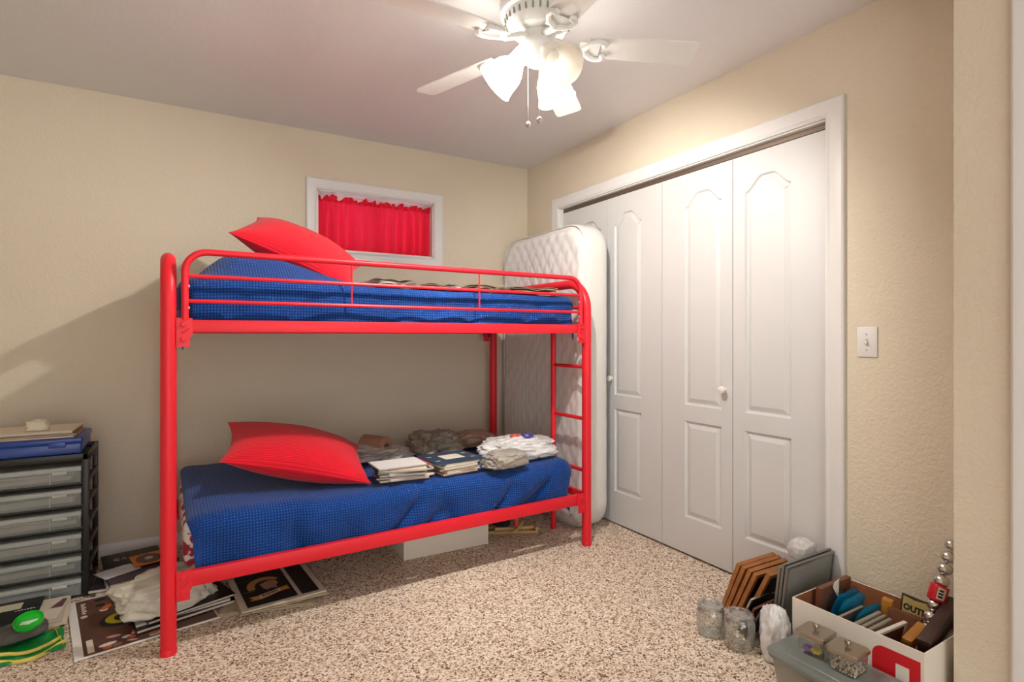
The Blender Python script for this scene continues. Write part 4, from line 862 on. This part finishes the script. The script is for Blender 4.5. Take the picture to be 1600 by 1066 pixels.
rm = MB(); rslab(rm, .07, .15, .02, .128, .1292, 1.02); rm.build('lid_panel', BINL, sb, ang=25)
for y_ in (-.04,): MB().box((-.108, y_ - .05, .075), (-.094, y_ + .06, .1), r=.004).build('bin_handle', pm('handle_dark', (88, 92, 98), rough=.4), sb)
o = MB().box((-.06, -.12, 0), (.06, .12, .055), r=.003).build('cardboard_packet', pm('packet_tan', (190, 146, 104)), None, (1.765, .975, .003)); tag(o, 'tan cardboard packet seen through the storage bin', 'packet')
def canister(label, loc, rz, fill):
    t = thing('square_canister', label, 'canister', loc, (0, 0, rz), 'square canisters on the bin')
    g = MB(); rslab(g, .043, .043, .01, 0, .062, .93); g.build('canister_body', JARG, t, ang=40)
    l_ = MB(); rslab(l_, .0475, .0475, .011, .058, .068); rslab(l_, .044, .044, .010, .068, .0715, 1.06); lid = l_.build('canister_lid', CHROME, t, ang=25)
    MB().lathe([(.004, .0715), (.004, .076), (.0085, .08), (.0095, .085), (.007, .091), (0, .093)], 18).build('lid_knob', CHROME, lid); fill(t); return t
def beads(t):
    rnd = random.Random(3); bm = bmesh.new(); bmesh.ops.create_icosphere(bm, subdivisions=1, radius=.0036); v0 = [v.co.copy() for v in bm.verts]; f0 = [[v.index for v in f.verts] for f in bm.faces]; bm.free()
    b = MB()
    for i in range(9):
        for j in range(9):
            for k in range(4):
                if k == 3 and rnd.random() < .6: continue
                b.add(v0, f0, rnd.choice((0, 0, 0, 0, 1, 1, 2)), T(-.033 + i * .0082 + rnd.uniform(-.001, .001), -.033 + j * .0082 + rnd.uniform(-.001, .001), .006 + k * .0066))
    o = b.build('beads', [pm('bead_cream', (236, 226, 208), rough=.3), pm('bead_tan', (206, 178, 150), rough=.3), pm('bead_brown', (120, 90, 72), rough=.3)], None, ang=180)
    o.location = t.location; o.rotation_euler = t.rotation_euler; tag(o, 'cream and brown beads filling the nearer square canister', 'beads'); o['kind'] = 'stuff'
def trinkets(t):
    X = Matrix.Translation(t.location) @ t.rotation_euler.to_matrix().to_4x4()
    for i, (x, y_, c_, l_) in enumerate(((-.018, .016, (150, 96, 176), 'purple flower trinket in the farther square canister'), (-.016, -.008, (232, 208, 50), 'yellow flower trinket in the farther square canister'))):
        b = MB()
        for k in range(6): b.add(*lobe(.008), 0, T(.009 * cos(k * pi / 3), .009 * sin(k * pi / 3), .012))
        b.add(*lobe(.007), 0, T(0, 0, .014)); o = b.build('flower_trinket', pm('trinket_%d' % i, c_), None, ang=180); o.matrix_world = X @ T(x, y_, .0); tag(o, l_, 'trinket', 'trinkets in the canister')
    o = MB().tube([(.012 + .012 * cos(a_), -.01 + .006 * sin(a_), .024 + .018 * sin(a_)) for a_ in [2 * pi * i / 20 for i in range(20)]], .0035, 8, closed=True).build('cord_loop', pm('cord_gold', (196, 160, 110)), None, ang=180); o.matrix_world = X; tag(o, 'looped tan cord in the farther square canister', 'cord')
def lobe(r_):
    bm = bmesh.new(); bmesh.ops.create_icosphere(bm, subdivisions=2, radius=r_); a_ = [v.co.copy() for v in bm.verts], [[v.index for v in f.verts] for f in bm.faces]; bm.free(); return a_
canister('square glass canister with metal lid, the one holding flower trinkets', (1.782, 1.052, .1295), 4, trinkets)
canister('square glass canister with metal lid, the one filled with beads', (1.772, .945, .1295), 4, beads)
